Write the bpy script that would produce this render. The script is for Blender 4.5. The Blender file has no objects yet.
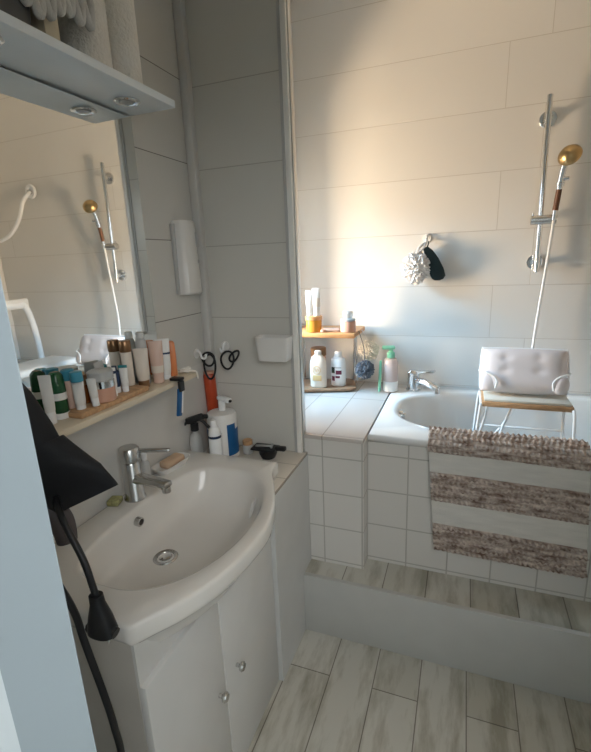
import bpy, bmesh, math, random
from mathutils import Vector, Matrix, Euler, noise as mnoise
random.seed(7)
SC = bpy.context.scene
COL = SC.collection
PI = math.pi

# ------------------------------------------------------------------ camera, sky, lights, exposure
cam_d = bpy.data.cameras.new('camera'); cam = bpy.data.objects.new('camera', cam_d); COL.objects.link(cam)
YAW, PITCH, ROLL = 0.36552695, 0.25591098, -0.0405353
fwd = Vector((-math.sin(YAW)*math.cos(PITCH), math.cos(YAW)*math.cos(PITCH), -math.sin(PITCH)))
r0 = Vector((math.cos(YAW), math.sin(YAW), 0)); u0 = r0.cross(fwd)
rt = r0*math.cos(ROLL) + u0*math.sin(ROLL); up = -r0*math.sin(ROLL) + u0*math.cos(ROLL)
cam.matrix_world = Matrix(((rt.x, up.x, -fwd.x, 0), (rt.y, up.y, -fwd.y, 0), (rt.z, up.z, -fwd.z, 1.55), (0, 0, 0, 1)))
cam_d.sensor_fit = 'VERTICAL'; cam_d.sensor_height = 24.0
cam_d.lens = 444.354/752*24.0; cam_d.clip_start = 0.02
SC.camera = cam

W = bpy.data.worlds.new('sky'); SC.world = W; W.use_nodes = True
bg = W.node_tree.nodes['Background']
tcw = W.node_tree.nodes.new('ShaderNodeTexCoord'); spw = W.node_tree.nodes.new('ShaderNodeSeparateXYZ'); rpw = W.node_tree.nodes.new('ShaderNodeValToRGB')
mrw = W.node_tree.nodes.new('ShaderNodeMapRange'); mrw.inputs[1].default_value = -1.0; mrw.inputs[2].default_value = 1.0
W.node_tree.links.new(tcw.outputs['Generated'], spw.inputs[0]); W.node_tree.links.new(spw.outputs[2], mrw.inputs[0]); W.node_tree.links.new(mrw.outputs[0], rpw.inputs[0])
rpw.color_ramp.elements[0].position = 0.44; rpw.color_ramp.elements[0].color = (1.0, 0.80, 0.58, 1)     # sunlit yard below the horizon
rpw.color_ramp.elements[1].position = 0.56; rpw.color_ramp.elements[1].color = (0.48, 0.74, 1.0, 1)     # sky
W.node_tree.links.new(rpw.outputs[0], bg.inputs['Color']); bg.inputs['Strength'].default_value = 4.6

def area(name, loc, target, sx, sy, power, col):
    d = bpy.data.lights.new(name, 'AREA'); d.shape = 'RECTANGLE'; d.size = sx; d.size_y = sy
    d.energy = power; d.color = col
    o = bpy.data.objects.new(name, d); COL.objects.link(o); o.location = loc
    o.rotation_euler = (Vector(target)-Vector(loc)).to_track_quat('-Z', 'Y').to_euler(); return o
# daylight through the alcove window: warm sunlit glow from the yard, cool light from the sky above
area('window_warm_daylight', (-1.62, 1.76, 1.32), (0.1, 2.43, 1.85), 0.22, 0.32, 33.0, (1.0, 0.74, 0.48))
area('window_sky_daylight', (-3.3, 1.25, 3.25), (-0.2, 2.1, 1.0), 1.7, 1.7, 510.0, (0.42, 0.72, 1.0))
d_p = bpy.data.lights.new('window_portal', 'AREA'); d_p.shape = 'RECTANGLE'; d_p.size = 0.52; d_p.size_y = 0.94; d_p.cycles.is_portal = True
o_p = bpy.data.objects.new('window_portal', d_p); COL.objects.link(o_p); o_p.location = (-1.20, 1.935, 1.565); o_p.rotation_euler = (PI/2, 0, -PI/2)
# fill lamp added in the hall behind the camera, shining through the doorway
area('hall_fill', (0.9, -0.9, 2.3), (-0.1, 1.2, 0.9), 1.3, 1.3, 22.0, (0.98, 0.98, 0.97))

SC.view_settings.view_transform = 'Standard'; SC.view_settings.look = 'None'
SC.view_settings.exposure = 0.28; SC.view_settings.gamma = 1.0; SC.view_settings.use_curve_mapping = False

# ------------------------------------------------------------------ materials
MC = {}
def nt_new(name):
    m = bpy.data.materials.new(name); m.use_nodes = True
    return m, m.node_tree, m.node_tree.nodes['Principled BSDF']
def mat(name, col, rough=0.5, metal=0.0, trans=0.0, var=0.06, scale=12.0, bump=0.0, bscale=60.0, ior=1.45, stretch=None, col2=None, sss=0.0, alpha=1.0, coat=0.0):
    if name in MC: return MC[name]
    m, t, b = nt_new(name); N = t.nodes; L = t.links
    tc = N.new('ShaderNodeTexCoord'); src = tc.outputs['Object']
    if stretch:
        mp = N.new('ShaderNodeMapping'); mp.inputs['Scale'].default_value = stretch; L.new(src, mp.inputs['Vector']); src = mp.outputs['Vector']
    nz = N.new('ShaderNodeTexNoise'); nz.inputs['Scale'].default_value = scale; nz.inputs['Detail'].default_value = 4; L.new(src, nz.inputs['Vector'])
    rp = N.new('ShaderNodeValToRGB'); rp.color_ramp.elements[0].position = 0.3; rp.color_ramp.elements[1].position = 0.7
    a = tuple(max(0, c*(1-var)) for c in col); c2 = col2 if col2 else tuple(min(1, c*(1+var)) for c in col)
    rp.color_ramp.elements[0].color = (*a, 1); rp.color_ramp.elements[1].color = (*c2, 1)
    L.new(nz.outputs['Fac'], rp.inputs['Fac']); L.new(rp.outputs['Color'], b.inputs['Base Color'])
    b.inputs['Roughness'].default_value = rough; b.inputs['Metallic'].default_value = metal
    b.inputs['Transmission Weight'].default_value = trans; b.inputs['IOR'].default_value = ior
    b.inputs['Alpha'].default_value = alpha; b.inputs['Coat Weight'].default_value = coat
    if sss: b.inputs['Subsurface Weight'].default_value = sss; b.inputs['Subsurface Radius'].default_value = (0.01, 0.008, 0.006)
    if bump:
        n2 = N.new('ShaderNodeTexNoise'); n2.inputs['Scale'].default_value = bscale; L.new(src, n2.inputs['Vector'])
        bp = N.new('ShaderNodeBump'); bp.inputs['Strength'].default_value = bump; bp.inputs['Distance'].default_value = 0.004
        L.new(n2.outputs['Fac'], bp.inputs['Height']); L.new(bp.outputs['Normal'], b.inputs['Normal'])
    MC[name] = m; return m

def tile_mat(name, col, grout, uax, vax, bw, rh, u0, v0, mort=0.0022, rough=0.22, offset=0.5, wave=0.0, bumpd=0.0012):
    """ceramic tiles laid in world metres: uax/vax pick the axes of the surface"""
    m, t, b = nt_new(name); N = t.nodes; L = t.links
    g = N.new('ShaderNodeNewGeometry'); s = N.new('ShaderNodeSeparateXYZ'); L.new(g.outputs['Position'], s.inputs[0])
    def sh(ax, off):
        a = N.new('ShaderNodeMath'); a.operation = 'SUBTRACT'; L.new(s.outputs[ax], a.inputs[0]); a.inputs[1].default_value = off; return a.outputs[0]
    c = N.new('ShaderNodeCombineXYZ'); L.new(sh(uax, u0), c.inputs[0]); L.new(sh(vax, v0), c.inputs[1])
    br = N.new('ShaderNodeTexBrick'); br.offset = offset; br.offset_frequency = 2
    br.inputs['Scale'].default_value = 1.0; br.inputs['Mortar Size'].default_value = mort; br.inputs['Mortar Smooth'].default_value = 0.25
    br.inputs['Brick Width'].default_value = bw; br.inputs['Row Height'].default_value = rh; br.inputs['Bias'].default_value = 0.0
    L.new(c.outputs[0], br.inputs['Vector'])
    br.inputs['Color1'].default_value = (*[x*0.985 for x in col], 1); br.inputs['Color2'].default_value = (*[min(1, x*1.015) for x in col], 1)
    br.inputs['Mortar'].default_value = (*grout, 1)
    L.new(br.outputs['Color'], b.inputs['Base Color'])
    b.inputs['Roughness'].default_value = rough
    inv = N.new('ShaderNodeMath'); inv.operation = 'SUBTRACT'; inv.inputs[0].default_value = 1.0; L.new(br.outputs['Fac'], inv.inputs[1])
    bp = N.new('ShaderNodeBump'); bp.inputs['Strength'].default_value = 0.6; bp.inputs['Distance'].default_value = bumpd
    L.new(inv.outputs[0], bp.inputs['Height'])
    if wave:
        nz = N.new('ShaderNodeTexNoise'); nz.inputs['Scale'].default_value = 2.2; L.new(g.outputs['Position'], nz.inputs['Vector'])
        b2 = N.new('ShaderNodeBump'); b2.inputs['Strength'].default_value = wave; b2.inputs['Distance'].default_value = 0.02
        L.new(nz.outputs['Fac'], b2.inputs['Height']); L.new(bp.outputs['Normal'], b2.inputs['Normal']); L.new(b2.outputs['Normal'], b.inputs['Normal'])
    else: L.new(bp.outputs['Normal'], b.inputs['Normal'])
    return m

def plank_mat(name, v0=0.0835+0.1635, ulen=1.0, uoff=1.30):
    m, t, b = nt_new(name); N = t.nodes; L = t.links
    g = N.new('ShaderNodeNewGeometry'); s = N.new('ShaderNodeSeparateXYZ'); L.new(g.outputs['Position'], s.inputs[0])
    def sh(ax, off):
        a = N.new('ShaderNodeMath'); a.operation = 'SUBTRACT'; L.new(s.outputs[ax], a.inputs[0]); a.inputs[1].default_value = off; return a.outputs[0]
    c = N.new('ShaderNodeCombineXYZ'); L.new(sh(1, uoff), c.inputs[0]); L.new(sh(0, v0), c.inputs[1])
    br = N.new('ShaderNodeTexBrick'); br.offset = 0.5; br.offset_frequency = 2
    for k, v in (('Scale', 1.0), ('Mortar Size', 0.0022), ('Mortar Smooth', 0.2), ('Brick Width', ulen), ('Row Height', 0.1635), ('Bias', 0.0)): br.inputs[k].default_value = v
    L.new(c.outputs[0], br.inputs['Vector'])
    br.inputs['Color1'].default_value = (0.50, 0.49, 0.42, 1); br.inputs['Color2'].default_value = (0.64, 0.63, 0.57, 1)
    br.inputs['Mortar'].default_value = (0.24, 0.225, 0.19, 1)
    mp = N.new('ShaderNodeMapping'); mp.inputs['Scale'].default_value = (8, 1.7, 1); L.new(g.outputs['Position'], mp.inputs['Vector'])
    nz = N.new('ShaderNodeTexNoise'); nz.inputs['Scale'].default_value = 1.6; nz.inputs['Detail'].default_value = 6; nz.inputs['Roughness'].default_value = 0.62; L.new(mp.outputs[0], nz.inputs['Vector'])
    rp = N.new('ShaderNodeValToRGB'); e = rp.color_ramp.elements
    e[0].position = 0.36; e[0].color = (0.50, 0.47, 0.40, 1); e[1].position = 0.53; e[1].color = (1, 1, 1, 1)
    L.new(nz.outputs['Fac'], rp.inputs['Fac'])
    mx = N.new('ShaderNodeMix'); mx.data_type = 'RGBA'; mx.blend_type = 'MULTIPLY'; mx.inputs[0].default_value = 0.75
    L.new(br.outputs['Color'], mx.inputs[6]); L.new(rp.outputs['Color'], mx.inputs[7]); L.new(mx.outputs[2], b.inputs['Base Color'])
    b.inputs['Roughness'].default_value = 0.42
    inv = N.new('ShaderNodeMath'); inv.operation = 'SUBTRACT'; inv.inputs[0].default_value = 1.0; L.new(br.outputs['Fac'], inv.inputs[1])
    bp = N.new('ShaderNodeBump'); bp.inputs['Strength'].default_value = 0.5; bp.inputs['Distance'].default_value = 0.001
    L.new(inv.outputs[0], bp.inputs['Height']); L.new(bp.outputs['Normal'], b.inputs['Normal'])
    return m

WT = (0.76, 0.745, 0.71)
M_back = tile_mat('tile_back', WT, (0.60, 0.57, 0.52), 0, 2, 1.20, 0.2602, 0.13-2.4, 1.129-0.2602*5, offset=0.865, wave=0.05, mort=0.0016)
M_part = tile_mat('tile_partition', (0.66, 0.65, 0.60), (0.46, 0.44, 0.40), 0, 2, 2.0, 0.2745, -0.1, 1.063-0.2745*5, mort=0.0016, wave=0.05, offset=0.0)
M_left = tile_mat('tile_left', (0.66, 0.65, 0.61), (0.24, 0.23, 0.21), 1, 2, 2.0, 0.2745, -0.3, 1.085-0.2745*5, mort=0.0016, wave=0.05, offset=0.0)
M_right = tile_mat('tile_right', WT, (0.60, 0.57, 0.52), 1, 2, 0.80, 0.2602, 0.13, 1.129-0.2602*6, mort=0.0016)
M_apron = tile_mat('tile_apron', (0.76, 0.74, 0.70), (0.52, 0.50, 0.46), 0, 2, 0.163, 0.160, -0.009-1.63, 0.292-0.16*4, mort=0.003, offset=0.0)
M_ledgefront = tile_mat('tile_ledge_front', (0.76, 0.74, 0.70), (0.52, 0.50, 0.46), 0, 2, 0.163, 0.160, -0.505-1.63, 0.292-0.16*4, mort=0.003, offset=0.0)
M_ledgetop = tile_mat('tile_ledge_top', (0.62, 0.57, 0.53), (0.42, 0.37, 0.33), 0, 1, 0.17, 0.50, -0.505-1.7, 0.6, mort=0.0028, offset=0.0)
M_counter = tile_mat('tile_counter', (0.68, 0.64, 0.57), (0.36, 0.33, 0.28), 0, 1, 0.30, 0.115, -0.567-0.9, 1.345-1.15, mort=0.002, offset=0.0)
M_floor = plank_mat('wood_plank_tile')
M_white = mat('white_paint', (0.64, 0.63, 0.60), 0.55, var=0.02)
M_ceil = mat('ceiling_paint', (0.88, 0.87, 0.84), 0.8, var=0.02)
M_jamb = mat('jamb_cool_tint', (0.42, 0.485, 0.525), 0.45, var=0.02, scale=3)  # cool hall light and its dimmer tone put into the base colour
M_hall = mat('hall_wall_paint', (0.84, 0.90, 0.93), 0.6, var=0.02)
M_riser = mat('riser_shaded', (0.56, 0.565, 0.54), 0.35, var=0.02)  # shade on the white riser put into its base colour
M_panel = mat('panel_white', (0.64, 0.65, 0.64), 0.4, var=0.02)
M_trim = mat('trim_white', (0.93, 0.92, 0.88), 0.3, var=0.02)
M_trimg = mat('trim_grey', (0.52, 0.52, 0.51), 0.4, var=0.02)
M_alu = mat('brushed_aluminium', (0.55, 0.56, 0.56), 0.3, metal=1, var=0.03)
M_ceramic = mat('glazed_ceramic', (0.76, 0.74, 0.70), 0.10, var=0.01, coat=0.3)
M_acryl = mat('tub_acrylic', (0.82, 0.82, 0.80), 0.14, var=0.01, coat=0.3)
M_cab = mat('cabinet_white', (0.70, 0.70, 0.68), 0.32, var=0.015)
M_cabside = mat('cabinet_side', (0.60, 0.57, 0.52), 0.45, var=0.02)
M_chrome = mat('chrome', (0.78, 0.79, 0.80), 0.10, metal=1, var=0.01)
M_satin = mat('satin_chrome', (0.60, 0.60, 0.59), 0.26, metal=1, var=0.02)
M_gold = mat('brass_gold', (0.50, 0.35, 0.17), 0.30, metal=1, var=0.08)
M_brown = mat('brown_handle', (0.16, 0.07, 0.035), 0.35, var=0.15)
M_mirror = mat('mirror_silver', (0.90, 0.92, 0.91), 0.015, metal=1, var=0.0)
M_shelf = mat('shelf_blue_bounce', (0.76, 0.82, 0.85), 0.35, var=0.02)  # white board, with blue bounce light put into the base colour
M_cream = mat('shelf_cream', (0.72, 0.62, 0.47), 0.4, var=0.05)
M_wood = mat('beech_wood', (0.52, 0.31, 0.16), 0.45, var=0.22, scale=6, stretch=(3, 16, 16))
M_woodr = mat('honey_wood', (0.60, 0.30, 0.12), 0.42, var=0.2, scale=6, stretch=(2.5, 16, 16))
M_woodg = mat('tray_wood', (0.33, 0.20, 0.12), 0.45, var=0.22, scale=6, stretch=(2.5, 16, 16))
M_wp = mat('white_plastic', (0.80, 0.79, 0.76), 0.32, var=0.02)
M_wpb = mat('bright_plastic', (0.86, 0.87, 0.87), 0.3, var=0.01)
M_blk = mat('black_plastic', (0.012, 0.013, 0.015), 0.42, var=0.1)
M_blkm = mat('matte_black', (0.010, 0.011, 0.014), 0.75, var=0.2, bump=0.1, bscale=300)
M_mauve = mat('dark_mauve', (0.075, 0.062, 0.062), 0.6, var=0.15)
M_dark = mat('dark_hole', (0.012, 0.012, 0.012), 0.6)
M_tube = mat('tube_cream', (0.72, 0.64, 0.55), 0.35, var=0.03)
M_pink = mat('tube_blush', (0.68, 0.48, 0.39), 0.35, var=0.04)
M_oran = mat('bottle_orange', (0.74, 0.27, 0.11), 0.3, var=0.06, sss=0.2)
M_red = mat('tube_red_orange', (0.48, 0.065, 0.02), 0.28, var=0.1)
M_redb = mat('tube_amber_end', (0.62, 0.17, 0.03), 0.28, var=0.1)
M_green = mat('bottle_green', (0.018, 0.085, 0.035), 0.25, var=0.2)
M_blue = mat('cap_blue', (0.06, 0.30, 0.42), 0.35, var=0.06)
M_teal = mat('teal_print', (0.03, 0.22, 0.24), 0.35, var=0.06)
M_navy = mat('navy_print', (0.012, 0.03, 0.08), 0.35, var=0.06)
M_lblue = mat('label_blue', (0.01, 0.10, 0.27), 0.4, var=0.08)
M_bronze = mat('bronze_cap', (0.30, 0.17, 0.09), 0.3, metal=0.7, var=0.08)
M_amber = mat('amber_glass', (0.42, 0.14, 0.04), 0.08, trans=0.5, var=0.05)
M_clear = mat('clear_plastic', (0.93, 0.94, 0.94), 0.05, trans=0.95, var=0.0, ior=1.25)
M_frost = mat('frosted_plastic', (0.85, 0.86, 0.85), 0.35, trans=0.55, var=0.01)
M_cloud = mat('pink_lotion', (0.88, 0.73, 0.69), 0.12, trans=0.25, var=0.03)
M_mint = mat('mint_plastic', (0.25, 0.66, 0.46), 0.3, var=0.04)
M_peach = mat('peach_cream', (0.62, 0.34, 0.24), 0.4, var=0.04)
M_honey = mat('honey_jar', (0.85, 0.38, 0.05), 0.2, trans=0.25, var=0.06)
M_plum = mat('plum_print', (0.16, 0.02, 0.05), 0.4, var=0.1)
M_leaf = mat('leaf_print', (0.03, 0.045, 0.03), 0.4, var=0.1)
M_goldp = mat('gold_print', (0.62, 0.42, 0.20), 0.4, var=0.05)
M_net = mat('puff_white', (0.84, 0.81, 0.78), 0.8, var=0.06, scale=60, bump=0.5, bscale=120)
M_netg = mat('puff_slate', (0.12, 0.14, 0.17), 0.8, var=0.2, scale=60, bump=0.5, bscale=120)
M_netc = mat('puff_cream', (0.88, 0.83, 0.74), 0.8, var=0.08, scale=60, bump=0.5, bscale=120)
M_teald = mat('glove_dark_teal', (0.010, 0.028, 0.034), 0.7, var=0.15, bump=0.3, bscale=200)
M_soap = mat('soap_tan', (0.62, 0.44, 0.30), 0.5, var=0.05)
M_yel = mat('yellow_sponge', (0.36, 0.35, 0.16), 0.8, var=0.5, scale=60, bump=0.3)
M_pil = mat('pillow_mesh', (0.80, 0.74, 0.74), 0.85, var=0.03, bump=0.25, bscale=420)
M_pilw = mat('pillow_piping', (0.90, 0.91, 0.92), 0.6, var=0.01)
M_paper = mat('paper_roll', (0.80, 0.78, 0.72), 0.9, var=0.05, bump=0.9, bscale=110)
M_greyk = mat('grey_yarn', (0.60, 0.59, 0.56), 0.95, var=0.15, bump=0.5, bscale=160)
M_greyd = mat('grey_felt', (0.14, 0.14, 0.135), 0.95, var=0.1)
M_card = mat('cream_card', (0.68, 0.60, 0.44), 0.8, var=0.04)
M_wov = mat('woven_cotton', (0.88, 0.855, 0.80), 0.95, var=0.05, bump=0.6, bscale=260, stretch=(1, 1, 5))
M_chunk = mat('chunky_brown', (0.26, 0.165, 0.125), 0.95, scale=48, var=0.25, col2=(0.80, 0.70, 0.62), bump=0.6, bscale=230, stretch=(0.45, 1, 1.6))
def pane_mat():
    m, t, b = nt_new('clear_pane'); N = t.nodes; L = t.links
    tr_, gl = N.new('ShaderNodeBsdfTransparent'), N.new('ShaderNodeBsdfGlossy'); gl.inputs['Roughness'].default_value = 0.02
    mx = N.new('ShaderNodeMixShader'); mx.inputs[0].default_value = 0.06
    L.new(tr_.outputs[0], mx.inputs[1]); L.new(gl.outputs[0], mx.inputs[2]); L.new(mx.outputs[0], N['Material Output'].inputs['Surface'])
    return m
M_glass = pane_mat()
M_lens = mat('spot_lens', (0.55, 0.56, 0.56), 0.3, trans=0.3, var=0.03)
M_lace = mat('cream_cord', (0.80, 0.77, 0.70), 0.9, var=0.1)

# ------------------------------------------------------------------ mesh helpers
def BM(): return bmesh.new()
def box(bm, c, s, bev=0.0, rot=None, seg=2):
    r = bmesh.ops.create_cube(bm, size=1.0); vs = r['verts']
    for v in vs: v.co = Vector((v.co.x*s[0], v.co.y*s[1], v.co.z*s[2]))
    if bev:
        es = list({e for v in vs for e in v.link_edges})
        g = bmesh.ops.bevel(bm, geom=es, offset=bev, segments=seg, affect='EDGES', profile=0.5)
        vs = list({v for f in g['faces'] for v in f.verts} | {v for v in vs if v.is_valid})
    R = Euler(rot).to_matrix() if rot else None
    for v in vs:
        if R: v.co = R @ v.co
        v.co += Vector(c)
    return bm
def bx(x0, x1, y0, y1, z0, z1, bev=0.0, bm=None):
    return box(bm or BM(), ((x0+x1)/2, (y0+y1)/2, (z0+z1)/2), (x1-x0, y1-y0, z1-z0), bev)
def loft(bm, rings, cap0=True, cap1=True, closed=True):
    L = []
    for r in rings: L.append([bm.verts.new(p) for p in r])
    n = len(L[0])
    for a, b in zip(L, L[1:]):
        for i in range(n if closed else n-1):
            j = (i+1) % n; bm.faces.new((a[i], a[j], b[j], b[i]))
    if cap0: bm.faces.new(list(reversed(L[0])))
    if cap1: bm.faces.new(L[-1])
    return bm
def lathe(bm, prof, n=28, c=(0, 0, 0), sx=1.0, sy=1.0, M=None):
    rings = []
    for r, z in prof:
        ring = []
        for i in range(n):
            a = 2*PI*i/n; p = Vector((c[0]+sx*r*math.cos(a), c[1]+sy*r*math.sin(a), c[2]+z)); ring.append(M @ p if M else p)
        rings.append(ring)
    return loft(bm, rings)
def cyl(bm, p, q, r, n=20, r2=None):
    p, q = Vector(p), Vector(q); d = q-p; R = d.to_track_quat('Z', 'Y').to_matrix(); r2 = r if r2 is None else r2; l = d.length
    b = min(0.0015, r*0.3, l*0.3); rings = []
    for rr, z in ((r-b, 0), (r, b), (r2, l-b), (r2-b, l)):
        rings.append([p + R @ Vector((rr*math.cos(2*PI*i/n), rr*math.sin(2*PI*i/n), z)) for i in range(n)])
    return loft(bm, rings)
def smooth_path(pts, k=8, closed=False):
    P = [Vector(p) for p in pts]; out = []; n = len(P)
    for i in range(n if closed else n-1):
        if closed: a, b, c, d = P[(i-1) % n], P[i], P[(i+1) % n], P[(i+2) % n]
        else: a, b, c, d = P[max(i-1, 0)], P[i], P[i+1], P[min(i+2, n-1)]
        for j in range(k):
            t = j/k; out.append(0.5*((2*b)+(c-a)*t+(2*a-5*b+4*c-d)*t*t+(3*b-a-3*c+d)*t**3))
    if not closed: out.append(P[-1])
    return out
def tube(bm, pts, r, n=10, k=8, closed=False, raw=False):
    P = [Vector(p) for p in pts] if raw else smooth_path(pts, k, closed); m = len(P); rings = []
    T0 = None; N = None
    for i in range(m):
        if closed: t = (P[(i+1) % m]-P[i-1])
        else: t = P[min(i+1, m-1)]-P[max(i-1, 0)]
        t.normalize()
        if N is None: N = t.orthogonal().normalized()
        else: N = (N - t*N.dot(t)); N = N.normalized() if N.length > 1e-6 else t.orthogonal().normalized()
        B = t.cross(N); rr = r(i/(m-1)) if callable(r) else r
        rings.append([P[i]+N*rr*math.cos(2*PI*j/n)+B*rr*math.sin(2*PI*j/n) for j in range(n)])
    if closed: rings.append(rings[0]); return loft(bm, rings, False, False)
    return loft(bm, rings)
def sell(a, b, e, n=40, cx=0, cy=0, z=0):
    out = []
    for i in range(n):
        t = 2*PI*i/n; c, s = math.cos(t), math.sin(t)
        out.append(Vector((cx+a*math.copysign(abs(c)**(2/e), c), cy+b*math.copysign(abs(s)**(2/e), s), z)))
    return out
def obj(name, bm, m, parent=None, loc=(0, 0, 0), rot=(0, 0, 0), ang=38, clean=True):
    if clean: bmesh.ops.remove_doubles(bm, verts=bm.verts, dist=1e-6)
    bmesh.ops.recalc_face_normals(bm, faces=bm.faces)
    me = bpy.data.meshes.new(name); bm.to_mesh(me); bm.free()
    for p in me.polygons: p.use_smooth = True
    me.set_sharp_from_angle(angle=math.radians(ang))
    me.materials.append(m)
    o = bpy.data.objects.new(name, me); COL.objects.link(o); o.location = loc; o.rotation_euler = rot
    if parent: o.parent = parent
    return o
def tag(o, label, cat, group=None):
    o['label'] = label; o['category'] = cat
    if group: o['group'] = group
    return o
def thing(name, label, cat, loc=(0, 0, 0), rot=(0, 0, 0), group=None):
    o = bpy.data.objects.new(name, None); o.empty_display_size = 0.05; COL.objects.link(o); o.location = loc; o.rotation_euler = rot
    return tag(o, label, cat, group)
def struct(name, bm, m, parent=None):
    o = obj(name, bm, m, parent, ang=30)
    if not parent: o['kind'] = 'structure'
    return o

# ------------------------------------------------------------------ the room
XL, YP, YB, XR, ZC = -0.985, 1.57, 2.43, 1.50, 2.80
XP = -0.582            # free edge of the partition
XB = -0.567            # face of the boxed-in panel
struct('floor', bx(XL-0.3, XR+0.1, -1.75, YB, -0.05, 0.0), M_floor)
struct('ceiling', bx(-1.30, XR+0.1, -1.85, YB+0.1, ZC, ZC+0.05), M_ceil)
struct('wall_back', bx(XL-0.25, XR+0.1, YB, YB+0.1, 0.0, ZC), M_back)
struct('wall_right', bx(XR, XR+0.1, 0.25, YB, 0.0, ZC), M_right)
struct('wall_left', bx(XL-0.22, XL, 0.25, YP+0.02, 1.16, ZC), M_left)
struct('wall_backsplash', bx(XL-0.22, XL, 0.25, YP+0.02, 0.0, 1.16), M_white)
# alcove wall with the window opening
WY0, WY1, WZ0, WZ1 = 1.68, 2.19, 1.10, 2.03
ba = BM()
for a in ((XL-0.22, XL, YP+0.02, WY0, 0, ZC), (XL-0.22, XL, WY1, YB, 0, ZC), (XL-0.22, XL, WY0, WY1, 0, WZ0), (XL-0.22, XL, WY0, WY1, WZ1, ZC)): bx(*a, bm=ba)
struct('wall_alcove', ba, M_right)
wf = BM()
for a in ((-1.19, -1.15, WY0, WY0+0.035, WZ0, WZ1), (-1.19, -1.15, WY1-0.035, WY1, WZ0, WZ1), (-1.19, -1.15, WY0, WY1, WZ0, WZ0+0.04), (-1.19, -1.15, WY0, WY1, WZ1-0.04, WZ1)): bx(*a, bm=wf)
w1 = struct('window_1', wf, M_wp)
struct('window_pane', bx(-1.173, -1.169, WY0+0.035, WY1-0.035, WZ0+0.04, WZ1-0.04), M_glass, w1)
# front wall with the doorway the picture is taken through
JX = -0.3295
fw = BM()
for a in ((XL-0.22, JX-0.150, 0.262, 0.34, 0, ZC), (XL-0.22, JX-0.122, 0.247, 0.262, 0, ZC), (0.62, XR, 0.252, 0.345, 0, ZC), (JX-0.122, 0.62, 0.252, 0.345, 2.1, ZC)): bx(*a, bm=fw)
struct('wall_front', fw, M_hall)
hw_ = BM()
for a in ((-1.30, -1.20, -1.75, 0.252, 0, ZC), (XR, XR+0.1, -1.75, 0.252, 0, ZC), (-1.30, XR+0.1, -1.85, -1.75, 0, ZC)): bx(*a, bm=hw_)
struct('wall_hall', hw_, M_hall)
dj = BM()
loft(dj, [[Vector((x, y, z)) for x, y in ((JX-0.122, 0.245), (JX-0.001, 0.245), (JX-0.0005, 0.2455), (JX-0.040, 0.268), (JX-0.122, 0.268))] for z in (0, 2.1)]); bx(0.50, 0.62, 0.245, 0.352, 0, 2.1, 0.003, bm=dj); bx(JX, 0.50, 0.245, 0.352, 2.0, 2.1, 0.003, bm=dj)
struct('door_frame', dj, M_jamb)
# partition between the washbasin and the bath
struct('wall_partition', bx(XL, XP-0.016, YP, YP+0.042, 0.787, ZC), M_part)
tr = BM(); bx(XP-0.022, XP-0.002, YP-0.006, YP+0.048, 0.787, ZC, 0.002, bm=tr); struct('trim_1', tr, M_trim)
tr = BM(); bx(XP-0.002, XP+0.003, YP+0.006, YP+0.036, 0.787, ZC, 0.001, bm=tr); struct('trim_2', tr, M_alu)
tr = BM(); bx(XP-0.034, XP-0.0225, YP-0.003, YP+0.001, 0.787, ZC, 0.001, bm=tr); struct('trim_3', tr, M_trimg)
tr = BM(); bx(XL, XL+0.034, YP-0.03, YP, 0.787, ZC, 0.004, bm=tr); struct('trim_4', tr, M_white)
# boxed-in panel and its tiled counter beside the basin
struct('wall_boxing', bx(XL, XB, 1.222, YP+0.016, 0.0, 0.775), M_panel)
struct('trim_counter', bx(XL, XB, 1.222, YP+0.016, 0.775, 0.787, 0.002), M_counter)
# step in front of the bath
struct('trim_step_top', bx(XL, XR, 1.50, 1.75, 0.262, 0.276), M_floor)
struct('trim_step_riser', bx(XB, XR, 1.48, 1.50, 0.0, 0.278, 0.002), M_riser)
# tiled ledge left of the bath and the tiled bath front
lt = BM(); bx(XL, -0.3375, YP+0.043, YB, 0.845, 0.862, 0.002, bm=lt); bx(XP-0.03, -0.3375, 1.586, YP+0.0435, 0.845, 0.862, 0.002, bm=lt)
struct('trim_ledge_top', lt, M_ledgetop)
struct('trim_ledge_front', bx(XB-0.035, -0.336, 1.588, 1.68, 0.276, 0.845), M_ledgefront)
struct('trim_bath_front', bx(-0.336, XR, 1.662, 1.69, 0.276, 0.826), M_apron)

# ------------------------------------------------------------------ bathtub
tub = thing('bathtub', 'built-in white bathtub behind the tiled front, rug over its edge', 'bathtub', (0.41, 2.04, 0))
def tub_bm():
    bm = BM(); n = 96; cx, cy = 0, 0
    x0, x1, y0, y1 = -0.335-0.41, XR-0.002-0.41, 1.652-2.04, YB-0.002-2.04
    def rect(ins, z):
        out = []
        for i in range(n):
            t = 2*PI*i/n; c, s = math.cos(t), math.sin(t)
            a, b = (x1-x0)/2-ins, (y1-y0)/2-ins; k = 1/max(abs(c)/a, abs(s)/b)
            out.append(Vector(((x0+x1)/2+c*k, (y0+y1)/2+s*k, z)))
        return out
    def inn(sc, z, sx=0.0, ex=2.7):
        out = []
        for i in range(n):
            t = 2*PI*i/n; c, s = math.cos(t), math.sin(t); a, b = (0.685-0.0)*sc-sx, 0.312*sc
            k = (abs(c/a)**ex+abs(s/b)**ex)**(-1/ex)
            out.append(Vector((0.005+c*k, 0.0+s*k, z)))
        return out
    rings = [rect(0.012, 0.826), rect(0.002, 0.832), rect(0, 0.842), rect(0.002, 0.856), rect(0.008, 0.861),
             inn(1.02, 0.861), inn(1.0, 0.858), inn(0.985, 0.846), inn(0.97, 0.80), inn(0.93, 0.62), inn(0.88, 0.50), inn(0.80, 0.44), inn(0.6, 0.42), inn(0.2, 0.415)]
    return loft(bm, rings, cap0=False)
obj('basin_shell', tub_bm(), M_acryl, tub, ang=50)
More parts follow.
